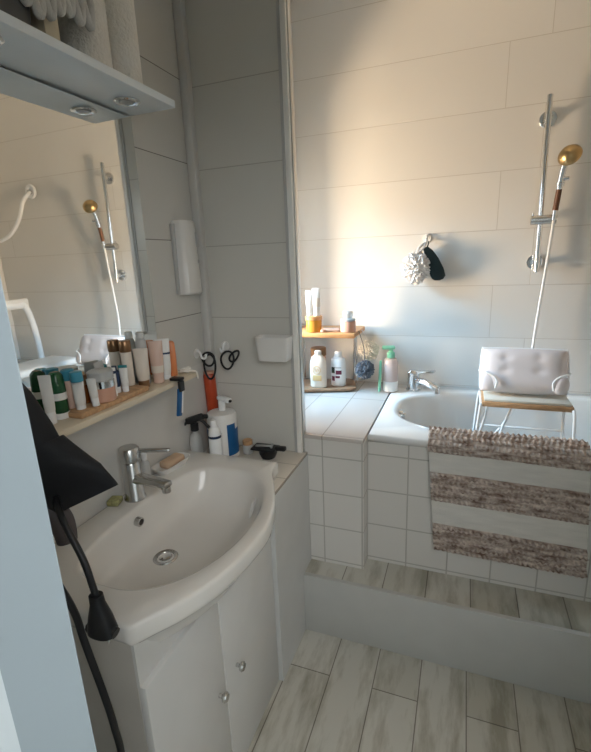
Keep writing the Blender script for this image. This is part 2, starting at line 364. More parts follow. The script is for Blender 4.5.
b = BM(); cyl(b, (-0.676, -0.01, 0.822), (-0.654, -0.01, 0.819), 0.024, 24); cyl(b, (-0.66, -0.01, 0.820), (-0.640, -0.01, 0.817), 0.015, 20)
obj('overflow_cover', b, M_chrome, tub)

tap = thing('bath_mixer_tap', 'chrome single-lever mixer tap on the far left rim of the bathtub', 'tap', (-0.225, 2.315, 0.861))
tap.scale = (1.25, 1.25, 1.25)
b = BM(); cyl(b, (0, 0, 0), (0, 0, 0.006), 0.030); cyl(b, (0, 0, 0.004), (0, 0, 0.066), 0.0245); obj('tap_body', b, M_chrome, tap)
b = BM(); tube(b, [(0, 0, 0.040), (0.045, -0.03, 0.046), (0.085, -0.055, 0.036), (0.100, -0.064, 0.030)], 0.0150, 14); cyl(b, (0.096, -0.062, 0.034), (0.099, -0.064, 0.010), 0.0125); obj('spout', b, M_chrome, tap)
b = BM(); lathe(b, [(0.012, 0.064), (0.0255, 0.067), (0.0255, 0.078), (0.016, 0.087)]); box(b, (0.045, -0.012, 0.085), (0.085, 0.026, 0.010), 0.004, rot=(0, -0.12, -0.25)); obj('lever', b, M_chrome, tap)

# ------------------------------------------------------------------ shower rail
sr = thing('shower_rail', 'tall chrome shower slide rail fixed to the back tile wall', 'shower rail', (0.300, YB, 1.45))
b = BM(); cyl(b, (0.008, -0.055, 0.0), (-0.002, -0.055, 0.735), 0.0115); obj('rail_bar', b, M_chrome, sr)
for z in (0.045, 0.65):
    b = BM(); cyl(b, (0.004, 0, z), (0.004, -0.012, z), 0.035, 26); cyl(b, (0.004, -0.012, z), (0.004, -0.055, z), 0.014); obj('wall_mount', b, M_chrome, sr)
b = BM(); cyl(b, (-0.035, -0.058, 0.23), (0.068, -0.062, 0.23), 0.0205, 22); cyl(b, (-0.028, -0.06, 0.24), (-0.028, -0.06, 0.262), 0.005, 10); obj('slider', b, M_satin, sr)
hs = thing('hand_shower', 'gold hand shower with brown grip clipped to the chrome slide rail', 'hand shower', (0.355, YB-0.075, 1.685))
b = BM(); cyl(b, (0, 0, -0.012), (0.002, -0.004, 0.035), 0.0095); obj('hose_nut', b, M_chrome, hs)
b = BM(); tube(b, [(0.002, -0.004, 0.03), (0.006, -0.01, 0.09), (0.008, -0.014, 0.12)], 0.0115, 14); obj('grip', b, M_brown, hs)
b = BM(); tube(b, [(0.008, -0.014, 0.115), (0.010, -0.02, 0.16), (0.014, -0.03, 0.20), (0.02, -0.04, 0.225)], 0.0125, 14); cyl(b, (0.012, -0.02, 0.155), (0.040, -0.03, 0.155), 0.009); cyl(b, (0.008, -0.014, 0.13), (0.010, -0.018, 0.145), 0.0165); obj('neck', b, M_chrome, hs)
b = BM(); Mh = Matrix.Translation((0.028, -0.045, 0.245)) @ Euler((0.9, -0.75, 0)).to_matrix().to_4x4()
lathe(b, [(0.012, 0.032), (0.030, 0.022), (0.044, 0.004), (0.046, -0.006), (0.042, -0.013), (0.006, -0.016)], 32, M=Mh); obj('shower_head', b, M_gold, hs)
b = BM(); tube(b, [(0.355, 2.352, 1.675), (0.352, 2.355, 1.60), (0.340, 2.36, 1.40), (0.328, 2.36, 1.22), (0.318, 2.345, 1.08), (0.300, 2.33, 0.93), (0.22, 2.27, 0.74), (0.10, 2.24, 0.62), (-0.05, 2.28, 0.66), (-0.165, 2.335, 0.80), (-0.195, 2.334, 0.8665)], 0.0062, 10)
tag(obj('shower_hose', b, M_wpb), 'thin white shower hose hanging from the gold hand shower', 'hose')

# ------------------------------------------------------------------ washbasin
wb = thing('washbasin', 'wide white ceramic washbasin with a bowed front, on the white cabinet', 'washbasin', (0, 0, 0))
ZB = 0.852; BY0, BY1 = 0.560, 1.346; BC = 0.947
FR = smooth_path([(-0.593, 0.560, 0), (-0.570, 0.597, 0), (-0.533, 0.652, 0), (-0.497, 0.734, 0), (-0.477, 0.821, 0), (-0.468, 0.903, 0), (-0.469, 0.975, 0), (-0.488, 1.058, 0), (-0.518, 1.134, 0), (-0.552, 1.204, 0), (-0.582, 1.262, 0), (-0.595, 1.305, 0), (-0.597, 1.346, 0)], 8)
def fr_pts(y):
    for p, q in zip(FR, FR[1:]):
        if p.y <= y <= q.y: return p.x+(q.x-p.x)*(y-p.y)/(q.y-p.y)
    return FR[0].x if y < FR[0].y else FR[-1].x
def basin_bm():
    bm = BM(); n = 160
    poly = []
    def front(y):
        return fr_pts(y)
    for i in range(61):
        y = BY0 + (BY1-BY0)*i/60; poly.append((front(y), y))
    for i in range(1, 25): poly.append((-0.594+(XL+0.003+0.594)*i/24, BY1))
    for i in range(1, 45): poly.append((XL+0.003, BY1+(BY0-BY1)*i/44))
    for i in range(1, 24): poly.append((XL+0.003+(-0.594-XL-0.003)*i/24, BY0))
    c = (-0.715, 0.945)
    def cast(poly, t):
        d = (math.cos(t), math.sin(t)); best = None
        for (ax, ay), (bx_, by) in zip(poly, poly[1:]+poly[:1]):
            ex, ey = bx_-ax, by-ay; den = d[0]*ey-d[1]*ex
            if abs(den) < 1e-12: continue
            s = ((ax-c[0])*ey-(ay-c[1])*ex)/den; q = ((ax-c[0])*d[1]-(ay-c[1])*d[0])/den
            if s > 0 and -1e-6 <= q <= 1+1e-6 and (best is None or s < best): best = s
        return best
    # angles: uniform by arc length of outer outline so corners stay crisp
    ts = sorted(math.atan2(y-c[1], x-c[0]) for x, y in poly)
    outer = [cast(poly, t) for t in ts]
    def bowl(t):
        cx, sy = math.cos(t), math.sin(t)
        a = 0.200 if cx > 0 else 0.172; b_ = 0.300; e = 2.15 if cx > 0 else 3.6
        return (abs(cx/a)**e+abs(sy/b_)**e)**(-1/e)
    def ringf(f, z, cc=c):
        return [Vector((cc[0]+f(i)*math.cos(t), cc[1]+f(i)*math.sin(t), z)) for i, t in enumerate(ts)]
    R = []
    R.append(ringf(lambda i: min(outer[i]-0.055, 0.9*outer[i]), ZB-0.115))
    R.append(ringf(lambda i: outer[i]-0.030, ZB-0.072))
    R.append(ringf(lambda i: outer[i]-0.008, ZB-0.052))
    R.append(ringf(lambda i: outer[i]-0.001, ZB-0.046))
    R.append(ringf(lambda i: outer[i], ZB-0.038))
    R.append(ringf(lambda i: outer[i], ZB-0.010))
    R.append(ringf(lambda i: outer[i]-0.003, ZB-0.003))
    R.append(ringf(lambda i: outer[i]-0.010, ZB))
    R.append(ringf(lambda i: max(bowl(ts[i])+0.008, 0), ZB-0.001))
    R.append(ringf(lambda i: bowl(ts[i]), ZB-0.004))
    dr = (-0.772, 0.903)
    for w, dz in ((0.025, 0.012), (0.055, 0.030), (0.10, 0.056), (0.17, 0.082), (0.27, 0.100), (0.42, 0.111), (0.60, 0.117), (0.80, 0.121), (1.0, 0.124)):
        cc = (c[0]+(dr[0]-c[0])*w, c[1]+(dr[1]-c[1])*w)
        R.append(ringf(lambda i: bowl(ts[i])*(1-w)+0.033*w, ZB-dz, cc))
    return loft(bm, R, cap0=False)
obj('basin', basin_bm(), M_ceramic, wb, ang=60)
b = BM(); lathe(b, [(0.020, -0.004), (0.034, -0.001), (0.036, 0.002), (0.033, 0.005), (0.025, 0.003), (0.022, -0.002)], 30, (-0.772, 0.903, ZB-0.1245)); d_ = obj('drain', b, M_satin, wb)
b = BM(); lathe(b, [(0.004, -0.003), (0.019, -0.003), (0.019, 0.004), (0.012, 0.006)], 24, (-0.772, 0.903, ZB-0.1245)); obj('plug', b, M_chrome, d_)
b = BM(); cyl(b, (-0.8805, 0.925, ZB-0.037), (-0.8625, 0.925, ZB-0.039), 0.014, 22); ov = obj('overflow_ring', b, M_satin, wb)
b = BM(); cyl(b, (-0.870, 0.925, ZB-0.037), (-0.8615, 0.925, ZB-0.039), 0.0105, 20); obj('overflow_hole', b, M_dark, ov)

vc = thing('vanity_cabinet', 'white two-door cabinet under the washbasin', 'cabinet', (0, 0, 0))
cbm = bx(XL+0.004, -0.602, 0.572, 1.214, 0.0, 0.70)
bx(XL+0.004, -0.602, 0.566, 0.582, 0.0, 0.806, bm=cbm); bx(XL+0.004, -0.602, 1.200, 1.216, 0.0, 0.735, bm=cbm)
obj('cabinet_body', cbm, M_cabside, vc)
def apron():
    bm = BM(); top = []
    for i in range(41):
        y = 0.566+0.65*i/40; e = min(y-0.566, 1.216-y); f = max(0, min(1, (e-0.075)/0.07)); top.append((y, 0.806-0.085*f*f*(3-2*f)))
    loop = top+[(1.216, 0.69), (0.566, 0.69)]
    return loft(bm, [[Vector((x, y, z)) for y, z in loop] for x in (-0.602, -0.594)])
obj('apron_panel', apron(), M_cab, vc)
SPL = 0.862
for y0, y1, ky in ((0.566, SPL-0.0015, SPL-0.040), (SPL+0.0015, 1.216, SPL+0.062)):
    dr = obj('door', bx(-0.602, -0.581, y0, y1, 0.012, 0.693, 0.003), M_cab, vc)
    b = BM(); cyl(b, (-0.581, ky, 0.385), (-0.566, ky, 0.385), 0.006, 14); Mk = Matrix.Translation((-0.566, ky, 0.385)) @ Euler((0, PI/2, 0)).to_matrix().to_4x4()
    lathe(b, [(0.006, -0.004), (0.013, 0.001), (0.0145, 0.007), (0.011, 0.012), (0.003, 0.014)], 22, M=Mk); obj('knob', b, M_satin, dr)

ft = thing('basin_mixer_tap', 'chrome block mixer tap standing on the washbasin', 'tap', (-0.928, 0.985, ZB))
ft.scale = (1.22, 1.22, 1.04)
b = BM(); lathe(b, [(0.027, 0), (0.027, 0.004), (0.0235, 0.010), (0.0225, 0.115), (0.021, 0.118)]); obj('tap_body', b, M_satin, ft)
b = BM(); tube(b, [(0.0, -0.002, 0.062), (0.06, -0.012, 0.072), (0.115, -0.022, 0.073)], 0.0135, 14); box(b, (0.075, -0.014, 0.077), (0.105, 0.026, 0.016), 0.004, rot=(0, -0.02, -0.18)); cyl(b, (0.118, -0.022, 0.07), (0.119, -0.023, 0.054), 0.0105); obj('spout', b, M_satin, ft)
b = BM(); lathe(b, [(0.020, 0.119), (0.0245, 0.121), (0.0245, 0.158), (0.021, 0.163)]); obj('cartridge_head', b, M_satin, ft)
b = BM(); box(b, (0.052, 0.026, 0.147), (0.085, 0.013, 0.010), 0.003, rot=(0.0, 0.06, 0.42)); obj('lever', b, M_satin, ft)

# ------------------------------------------------------------------ mirror, light shelf, lower shelf
mr = thing('mirror', 'large frameless wall mirror above the shelf of cosmetics', 'mirror', (-0.968, 1.225, 1.19), (0, 0, math.radians(-1.25)))
obj('mirror_backing', bx(-0.001, 0.003, -0.71, 0.0, -0.004, 0.792, 0.001), M_trimg, mr)
obj('mirror_glass', bx(0.003, 0.007, -0.708, -0.002, 0.0, 0.790), M_mirror, mr)
ls = thing('mirror_light_shelf', 'white board above the mirror with round spotlights underneath', 'shelf', (0, 0, 1.986))
obj('board', bx(XL+0.001, -0.808, 0.36, 1.232, 0, 0.020, 0.002), M_shelf, ls)
for y in (0.72, 1.118):
    b = BM(); lathe(b, [(0.020, -0.0005), (0.034, -0.0005), (0.035, -0.004), (0.030, -0.007), (0.024, -0.004)], 28, (-0.885, y, 0)); sp = obj('spotlight', b, M_chrome, ls)
    b = BM(); lathe(b, [(0.006, -0.002), (0.022, -0.002), (0.019, -0.006), (0.005, -0.008)], 24, (-0.885, y, 0)); obj('lens', b, M_lens, sp)
ZS = 1.185
tag(obj('cosmetics_shelf', bx(XL+0.001, -0.862, 0.36, 1.287, ZS-0.018, ZS, 0.002), M_cream), 'long narrow cream shelf under the mirror, lined with cosmetics', 'shelf')

# ------------------------------------------------------------------ bottles and tubes (builders)
def crimp_tube(name, label, loc, r, h, caph, bodym, capm, rotz=0.0, tilt=(0, 0), print_m=None, print_z=(0.4, 0.5), cat='tube'):
    """squeeze tube standing on its cap, flat crimp on top"""
    t = thing(name, label, cat, loc, (tilt[0], tilt[1], rotz))
    b = BM(); lathe(b, [(r*0.72, 0), (r*0.86, 0.001), (r*0.86, caph), (r*0.80, caph+0.001)]); obj('cap', b, capm, t)
    b = BM(); rings = []
    for f in (0, 0.04, 0.25, 0.5, 0.75, 0.93, 1.0):
        k = f**1.5; rx = r*(0.86+0.14*min(1, f*12)) * (1+0.18*k); ry = r*(0.86+0.14*min(1, f*12))*(1-k)+0.0016*k
        rings.append(sell(rx, ry, 2, 24, z=caph+0.001+f*(h-caph-0.001)))
    loft(b, rings); bd = obj('body', b, bodym, t)
    if print_m:
        b = BM(); rings = []
        for f in (print_z[0], (print_z[0]+print_z[1])/2, print_z[1]):
            k = f**1.5; rings.append(sell(r*(1+0.18*k)+0.0004, r*(1-k)+0.0016*k+0.0006, 2, 24, z=caph+f*(h-caph)))
        loft(b, rings, False, False); obj('label_print', b, print_m, bd)
    return t
def bottle(name, label, loc, prof, bodym, capprof=None, capm=None, lab=None, labm=None, sx=1, sy=1, rot=(0, 0, 0), cat='bottle', capname='cap'):
    t = thing(name, label, cat, loc, rot)
    b = BM(); lathe(b, prof, sx=sx, sy=sy); bd = obj('body', b, bodym, t)
    if capprof: b = BM(); lathe(b, capprof, sx=sx if capname == 'cap' else 1, sy=sy if capname == 'cap' else 1); obj(capname, b, capm, t)
    if lab:
        b = BM(); r, z0, z1 = lab; rings = [sell(r*sx+0.0005, r*sy+0.0005, 2, 28, z=z) for z in (z0, z1)]
        loft(b, rings, False, False); obj('label_print', b, labm, bd)
    return t

ZT = ZS+0.015
wbd = thing('wooden_tray', 'low wooden board on the cream shelf carrying jars and small tubes', 'tray', (-0.918, 0.925, ZS))
obj('tray_board', bx(-0.040, 0.042, -0.135, 0.125, 0, 0.015, 0.003), M_wood, wbd)
crimp_tube('cosmetic_tube', 'tall white tapered tube, leftmost on the cream shelf under the mirror', (-0.928, 0.748, ZS), 0.0125, 0.122, 0.03, M_wp, M_wpb, 0.5)
bottle('cosmetic_bottle', 'dark green bottle with a white foot on the left of the cream shelf', (-0.940, 0.788, ZS), [(0.018, 0.016), (0.0195, 0.018), (0.0195, 0.085), (0.017, 0.112), (0.010, 0.120)], M_green, [(0.017, 0), (0.020, 0.001), (0.020, 0.015), (0.018, 0.016)], M_wpb, (0.0196, 0.05, 0.068), M_wp)
t = crimp_tube('cosmetic_tube', 'small white tube standing on the left of the wooden board, blue cap up', (-0.908, 0.822, ZT), 0.0135, 0.074, 0.010, M_wp, M_wpb, 0.4)
b = BM(); lathe(b, [(0.014, 0.073), (0.0155, 0.074), (0.015, 0.098), (0.012, 0.100)]); obj('blue_cap', b, M_blue, t)
bottle('cosmetic_bottle', 'short blue-capped bottle at the back left of the wooden board', (-0.943, 0.828, ZT), [(0.014, 0), (0.015, 0.002), (0.015, 0.07), (0.012, 0.075)], M_pink, [(0.015, 0.074), (0.016, 0.076), (0.016, 0.100), (0.013, 0.102)], M_blue)
bottle('cosmetic_jar', 'amber brown jar with a dark lid at the back of the wooden board', (-0.945, 0.866, ZT), [(0.016, 0), (0.018, 0.002), (0.018, 0.045), (0.015, 0.05)], M_amber, [(0.016, 0.05), (0.0185, 0.052), (0.0185, 0.075), (0.016, 0.077)], M_bronze, cat='jar')
jr = thing('cosmetic_jar', 'big round jar of pink cream with a silver band on the wooden board', 'jar', (-0.905, 0.897, ZT))
b = BM(); lathe(b, [(0.030, 0), (0.0335, 0.003), (0.0335, 0.038), (0.031, 0.040)]); obj('body', b, M_peach, jr)
b = BM(); lathe(b, [(0.031, 0.038), (0.0345, 0.040), (0.0345, 0.058), (0.031, 0.060)]); obj('silver_band', b, M_chrome, jr)
b = BM(); lathe(b, [(0.030, 0.059), (0.033, 0.061), (0.033, 0.082), (0.029, 0.085)]); obj('lid', b, M_frost, jr)
crimp_tube('cosmetic_tube', 'small white tube leaning in front of the silver-banded jar', (-0.888, 0.852, ZT), 0.0105, 0.074, 0.022, M_wp, M_wpb, 0.4, (0.0, -0.06))
crimp_tube('cosmetic_tube', 'slim white tube with a dark band right of the silver-banded jar', (-0.902, 0.935, ZT), 0.0105, 0.082, 0.018, M_wp, M_wpb, 0.4, print_m=M_navy, print_z=(0.74, 0.86))
bottle('cosmetic_bottle', 'tiny dark navy bottle among the small tubes on the wooden board', (-0.922, 0.968, ZT), [(0.011, 0.018), (0.012, 0.019), (0.012, 0.062), (0.007, 0.068), (0.007, 0.078)], M_navy, [(0.0105, 0), (0.0112, 0.001), (0.0112, 0.0175), (0.010, 0.018)], M_wpb)
crimp_tube('cosmetic_tube', 'small white tube with teal back at the right end of the wooden board', (-0.903, 0.982, ZT), 0.0105, 0.070, 0.016, M_wp, M_wpb, 0.4)
crimp_tube('cosmetic_tube', 'short teal tube behind the right end of the wooden board', (-0.932, 1.012, ZT), 0.0115, 0.070, 0.014, M_teal, M_wpb, 0.4)
pc = thing('compact_case', 'small dark compact standing open behind the wooden board', 'compact', (-0.952, 0.945, ZT))
obj('lid', box(BM(), (0, 0, 0.072), (0.006, 0.042, 0.046), 0.002, rot=(0, -0.1, 0.25)), M_trimg, pc); obj('stand', bx(-0.010, 0.010, -0.014, 0.014, 0, 0.05, 0.002), M_tube, pc)
crimp_tube('cosmetic_tube', 'upright cream squeeze tube with a bronze cap left of the blush tube', (-0.918, 1.080, ZS), 0.0195, 0.122, 0.022, M_tube, M_bronze, 0.5)
bottle('cosmetic_bottle', 'bronze-topped bottle behind the cream squeeze tube', (-0.943, 1.046, ZS), [(0.015, 0), (0.016, 0.002), (0.016, 0.115), (0.014, 0.118)], M_tube, [(0.0165, 0.118), (0.0175, 0.120), (0.0175, 0.150), (0.016, 0.152)], M_bronze)
bottle('cosmetic_bottle', 'grey pump bottle, tallest at the back of the cream shelf', (-0.941, 1.115, ZS), [(0.015, 0), (0.0165, 0.003), (0.0165, 0.135), (0.014, 0.142), (0.010, 0.146)], M_trimg, [(0.009, 0.145), (0.012, 0.147), (0.012, 0.165), (0.009, 0.167)], M_frost)
crimp_tube('cosmetic_tube', 'blush pink squeeze tube between the cream tube and the white tube', (-0.905, 1.136, ZS), 0.0195, 0.135, 0.024, M_pink, M_pink, 0.5, print_m=M_tube, print_z=(0.1, 0.3))
crimp_tube('cosmetic_tube', 'white squeeze tube with a thin dark stripe beside the orange bottle', (-0.912, 1.182, ZS), 0.0195, 0.134, 0.014, M_wp, M_wpb, 0.5, print_m=M_navy, print_z=(0.58, 0.63))
bottle('cosmetic_bottle', 'flat orange bottle, rightmost on the cream shelf', (-0.920, 1.226, ZS), [(0.020, 0), (0.022, 0.003), (0.0225, 0.07), (0.021, 0.112), (0.016, 0.118)], M_oran, sx=1.0, sy=0.62)

# things on the right end of the cream shelf
b = BM()
for k in range(5):
    pts = [(-0.895+0.014*math.cos(a*1.26+k)*(1+0.3*math.sin(3*a+k)), 1.268+0.013*math.sin(a*1.26+k*1.7), ZS+0.004+0.006*k*0.5+0.003*math.sin(a*2+k)) for a in range(5)]
    tube(b, pts, 0.0032, 8, 6, closed=True)
tube(b, [(-0.885, 1.272, ZS+0.006), (-0.858, 1.278, ZS+0.004), (-0.853, 1.28, ZS-0.022)], 0.003, 8)
tag(obj('knotted_cord', b, M_lace), 'tangle of cream cord on the right end of the cream shelf', 'cord')
tb = thing('toothbrush_sleeve', 'blue and white wrapped sleeve hanging by a black clip from the cream shelf', 'sleeve', (-0.856, 1.168, ZS))
b = BM(); box(b, (-0.004, 0, 0.006), (0.040, 0.028, 0.010), 0.003); box(b, (0.010, 0, -0.018), (0.010, 0.026, 0.036), 0.003); obj('clip', b, M_blk, tb)
b = BM(); box(b, (0.006, -0.012, -0.070), (0.008, 0.024, 0.090), 0.003, rot=(-0.22, 0, 0)); obj('sleeve_front', b, M_lblue, tb)
b = BM(); box(b, (0.0065, 0.000, -0.066), (0.009, 0.010, 0.085), 0.003, rot=(-0.22, 0, 0)); obj('sleeve_stripe', b, M_wpb, tb)

# on the board over the mirror
ZL = 2.0062
pr = thing('paper_roll', 'white embossed paper roll standing at the right end of the light board', 'paper roll', (-0.893, 1.120, ZL))
def roll(bm, r, h, rin):
    return lathe(bm, [(rin, 0.002), (r-0.004, 0), (r, 0.004), (r, h-0.004), (r-0.004, h), (rin, h-0.002), (rin, h-0.03)], 36)
obj('roll', roll(BM(), 0.052, 0.23, 0.02), M_paper, pr)
pr = thing('paper_roll', 'white quilted paper roll left of the smoother roll on the light board', 'paper roll', (-0.895, 0.998, ZL))
def quilt():
    bm = BM(); n = 60; rings = []
    for j in range(70):
        z = 0.23*j/69; rings.append([Vector(((0.058+0.0016*math.sin(i*2*PI/60*30+j*0.9)*math.sin(j*0.95))*math.cos(2*PI*i/n), (0.058+0.0016*math.sin(i*2*PI/60*30+j*0.9)*math.sin(j*0.95))*math.sin(2*PI*i/n), z)) for i in range(n)])
    return loft(bm, rings)
obj('roll', quilt(), M_paper, pr)
tag(obj('cream_box', bx(-0.885, -0.838, 0.828, 0.866, ZL, ZL+0.16, 0.002), M_card), 'slim cream cardboard box beside the quilted paper roll', 'box')
gb = thing('storage_basket', 'dark grey felt basket at the left on the light board, under the grey knit', 'basket', (-0.90, 0.705, ZL))
b = BM(); loft(b, [sell(0.066, 0.108, 4, 40, z=0), sell(0.070, 0.112, 4, 40, z=0.06), sell(0.072, 0.116, 4, 40, z=0.155)]); obj('basket_body', b, M_greyd, gb)
kn = thing('knit_throw', 'light grey chunky knit with hanging loops lying over the felt basket', 'knit throw', (0, 0, 0))
b = BM(); box(b, (-0.872, 0.81, ZL+0.186), (0.082, 0.25, 0.046), 0.018, seg=4); obj('folded_body', b, M_greyk, kn)
for k in range(7):
    y = 0.775+0.0275*k; zb = 2.052-0.012*math.sin(k*1.3)+0.0016*k*k*0.6; b = BM()
    tube(b, [(-0.840, y-0.014, 2.19), (-0.826, y-0.014, 2.14), (-0.822, y-0.010, zb+0.03), (-0.821, y, zb), (-0.822, y+0.010, zb+0.03), (-0.826, y+0.012, 2.14), (-0.842, y+0.012, 2.19)], 0.0095, 10, 6); obj('knit_loop', b, M_greyk, kn)

# ------------------------------------------------------------------ soap etc. on the basin
sd = thing('soap_dish', 'white oblong soap dish on the back of the washbasin', 'soap dish', (-0.943, 1.195, ZB), (0, 0, -0.10))
b = BM(); loft(b, [sell(0.026, 0.060, 4, 40, z=0.0), sell(0.037, 0.078, 4, 40, z=0.024), sell(0.034, 0.075, 4, 40, z=0.024), sell(0.027, 0.066, 4, 40, z=0.010)]); obj('dish', b, M_wp, sd)
b = BM(); box(b, (-0.941, 1.200, ZB+0.024), (0.046, 0.088, 0.026), 0.008, rot=(0, 0, -0.10), seg=3)
tag(obj('soap_bar', b, M_soap), 'tan bar of soap lying in the white soap dish', 'soap')
bottle('mini_bottle', 'tiny white bottle between the basin tap and the soap dish', (-0.962, 1.085, ZB), [(0.013, 0), (0.0145, 0.002), (0.0145, 0.065), (0.007, 0.078)], M_frost, [(0.006, 0.077), (0.009, 0.079), (0.009, 0.100), (0.004, 0.105)], M_wpb)
b = BM(); box(b, (-0.962, 0.935, ZB+0.010), (0.036, 0.040, 0.018), 0.005, rot=(0, 0, 0.3), seg=3)
tag(obj('sponge', b, M_yel), 'small yellow-green sponge behind the basin tap', 'sponge')

# ------------------------------------------------------------------ counter corner
ZK = 0.787
cn = thing('cleaner_canister', 'stout white canister with blue label panels in the counter corner', 'canister', (-0.883, 1.462, ZK))
b = BM(); lathe(b, [(0.056, 0), (0.060, 0.004), (0.060, 0.175), (0.054, 0.188), (0.022, 0.193)], 36); bd = obj('body', b, M_wp, cn)
def patch(r, a0, a1, z0, z1, n=8):
    bm = BM(); A = []
    for rr in (r, r+0.0009):
        A.append([[bm.verts.new((rr*math.cos(a0+(a1-a0)*i/n), rr*math.sin(a0+(a1-a0)*i/n), z)) for i in range(n+1)] for z in (z0, z1)])
    for i in range(n): bm.faces.new((A[1][0][i], A[1][0][i+1], A[1][1][i+1], A[1][1][i]))
    bnd = [A[0][0], A[1][0]], [A[0][1], A[1][1]]
    for lo, hi in bnd:
        for i in range(n): bm.faces.new((lo[i], lo[i+1], hi[i+1], hi[i]))
    for i in (0, n): bm.faces.new((A[0][0][i], A[0][1][i], A[1][1][i], A[1][0][i]))
    return bm
obj('label_print', patch(0.060, -2.75, -1.95, 0.02, 0.125), M_lblue, bd); obj('label_print', patch(0.060, -0.75, 0.35, 0.02, 0.125), M_lblue, bd); obj('label_print', patch(0.060, -0.75, -0.1, 0.125, 0.150), M_lblue, bd)
pp = BM(); cyl(pp, (0.0, 0.01, 0.190), (0.0, 0.01, 0.235), 0.014); box(pp, (0.016, 0.004, 0.242), (0.062, 0.026, 0.018), 0.006, rot=(0, 0.12, -0.25)); po = obj('pump', pp, M_wpb, cn)
obj('nozzle', box(BM(), (0.047, -0.005, 0.238), (0.012, 0.012, 0.010), 0.003), M_blk, po)
bottle('lotion_bottle', 'slim white bottle in front of the blue-labelled canister', (-0.866, 1.372, ZK), [(0.022, 0), (0.0245, 0.003), (0.0245, 0.125), (0.020, 0.15), (0.012, 0.16)], M_wpb, [(0.011, 0.158), (0.0135, 0.160), (0.011, 0.185), (0.009, 0.187)], M_wpb, (0.0246, 0.118, 0.128), M_navy)
sb = thing('spray_bottle', 'clear spray bottle with a black trigger head behind the basin', 'spray bottle', (-0.950, 1.368, ZK), (0, 0, 0.25))
b = BM(); lathe(b, [(0.026, 0), (0.029, 0.003), (0.029, 0.09), (0.024, 0.118), (0.012, 0.13), (0.012, 0.142)], sx=0.8); obj('body', b, M_frost, sb)
b = BM(); cyl(b, (0, 0, 0.138), (0, 0, 0.168), 0.0155); box(b, (0.004, 0, 0.186), (0.074, 0.020, 0.026), 0.007, rot=(0, -0.32, 0)); box(b, (0.046, 0, 0.196), (0.022, 0.014, 0.016), 0.004); obj('trigger_head', b, M_blk, sb)
b = BM(); tube(b, [(0.020, 0, 0.184), (0.040, 0, 0.172), (0.058, 0, 0.150)], 0.006, 10); obj('trigger', b, M_blk, sb)
b = BM(); tube(b, [(-0.024, 0, 0.176), (-0.042, 0, 0.160), (-0.054, 0, 0.150)], 0.006, 10); obj('rear_spur', b, M_blk, sb)
rtb = thing('red_tube', 'tall red-orange tube standing behind the white canister', 'tube', (-0.955, 1.528, ZK), (0.0, -0.03, 0))
b = BM(); lathe(b, [(0.022, 0.0), (0.0245, 0.003), (0.0245, 0.14), (0.0235, 0.160)]); obj('amber_foot', b, M_redb, rtb)
b = BM(); lathe(b, [(0.0235, 0.158), (0.0245, 0.162), (0.0245, 0.318), (0.021, 0.326)]); obj('body', b, M_red, rtb)
b = BM(); lathe(b, [(0.018, 0.326), (0.022, 0.327), (0.022, 0.334), (0.018, 0.336)]); obj('cap', b, M_peach, rtb)
wj = bottle('small_jar', 'small jar with a wooden lid beside the black razor tray', (-0.800, 1.510, ZK), [(0.018, 0), (0.020, 0.002), (0.020, 0.036), (0.018, 0.039)], M_frost, [(0.018, 0.039), (0.0205, 0.040), (0.0205, 0.056), (0.018, 0.058)], M_wood, cat='jar')
rz = thing('razor_tray', 'black bowl with a flat black tray top by the partition', 'tray', (-0.700, 1.490, ZK))
b = BM(); lathe(b, [(0.020, 0), (0.028, 0.004), (0.036, 0.022), (0.038, 0.038), (0.030, 0.038)]); obj('bowl', b, M_blk, rz)
b = BM(); box(b, (-0.012, 0, 0.042), (0.104, 0.064, 0.009), 0.004); box(b, (0.054, 0.0, 0.046), (0.046, 0.024, 0.018), 0.006); obj('tray_top', b, M_blk, rz)
b = BM(); box(b, (-0.715, 1.487, ZK+0.0505), (0.070, 0.016, 0.007), 0.003, rot=(0, 0, 0.25)); box(b, (-0.685, 1.495, ZK+0.051), (0.010, 0.040, 0.008), 0.003, rot=(0, 0, 0.25))
tag(obj('razor', b, M_alu), 'grey razor lying on the black tray', 'razor')

# ------------------------------------------------------------------ on the walls of the basin niche
dp = thing('wall_dispenser', 'long white wall dispenser beside the mirror', 'dispenser', (XL, 1.452, 1.44))
b = BM(); loft(b, [[Vector((x*k, y*k2, z)) for x, y in ((0, -0.052), (0.030, -0.052), (0.046, -0.040), (0.052, -0.015), (0.052, 0.015), (0.046, 0.040), (0.030, 0.052), (0, 0.052))] for z, k, k2 in ((0, 0.9, 0.9), (0.006, 1, 1), (0.255, 0.92, 0.88), (0.262, 0.85, 0.80))])
obj('housing', b, M_wp, dp)
obj('viewing_slot', box(BM(), (0.040, 0.034, 0.195), (0.018, 0.018, 0.055), 0.004, rot=(0, 0, 0.7)), M_trimg, dp)
obj('viewing_slot', box(BM(), (0.041, 0.034, 0.118), (0.016, 0.016, 0.014), 0.003, rot=(0, 0, 0.7)), M_trimg, dp)
obj('back_plate', bx(0, 0.012, -0.060, 0.050, 0.004, 0.25, 0.002), M_trimg, dp)

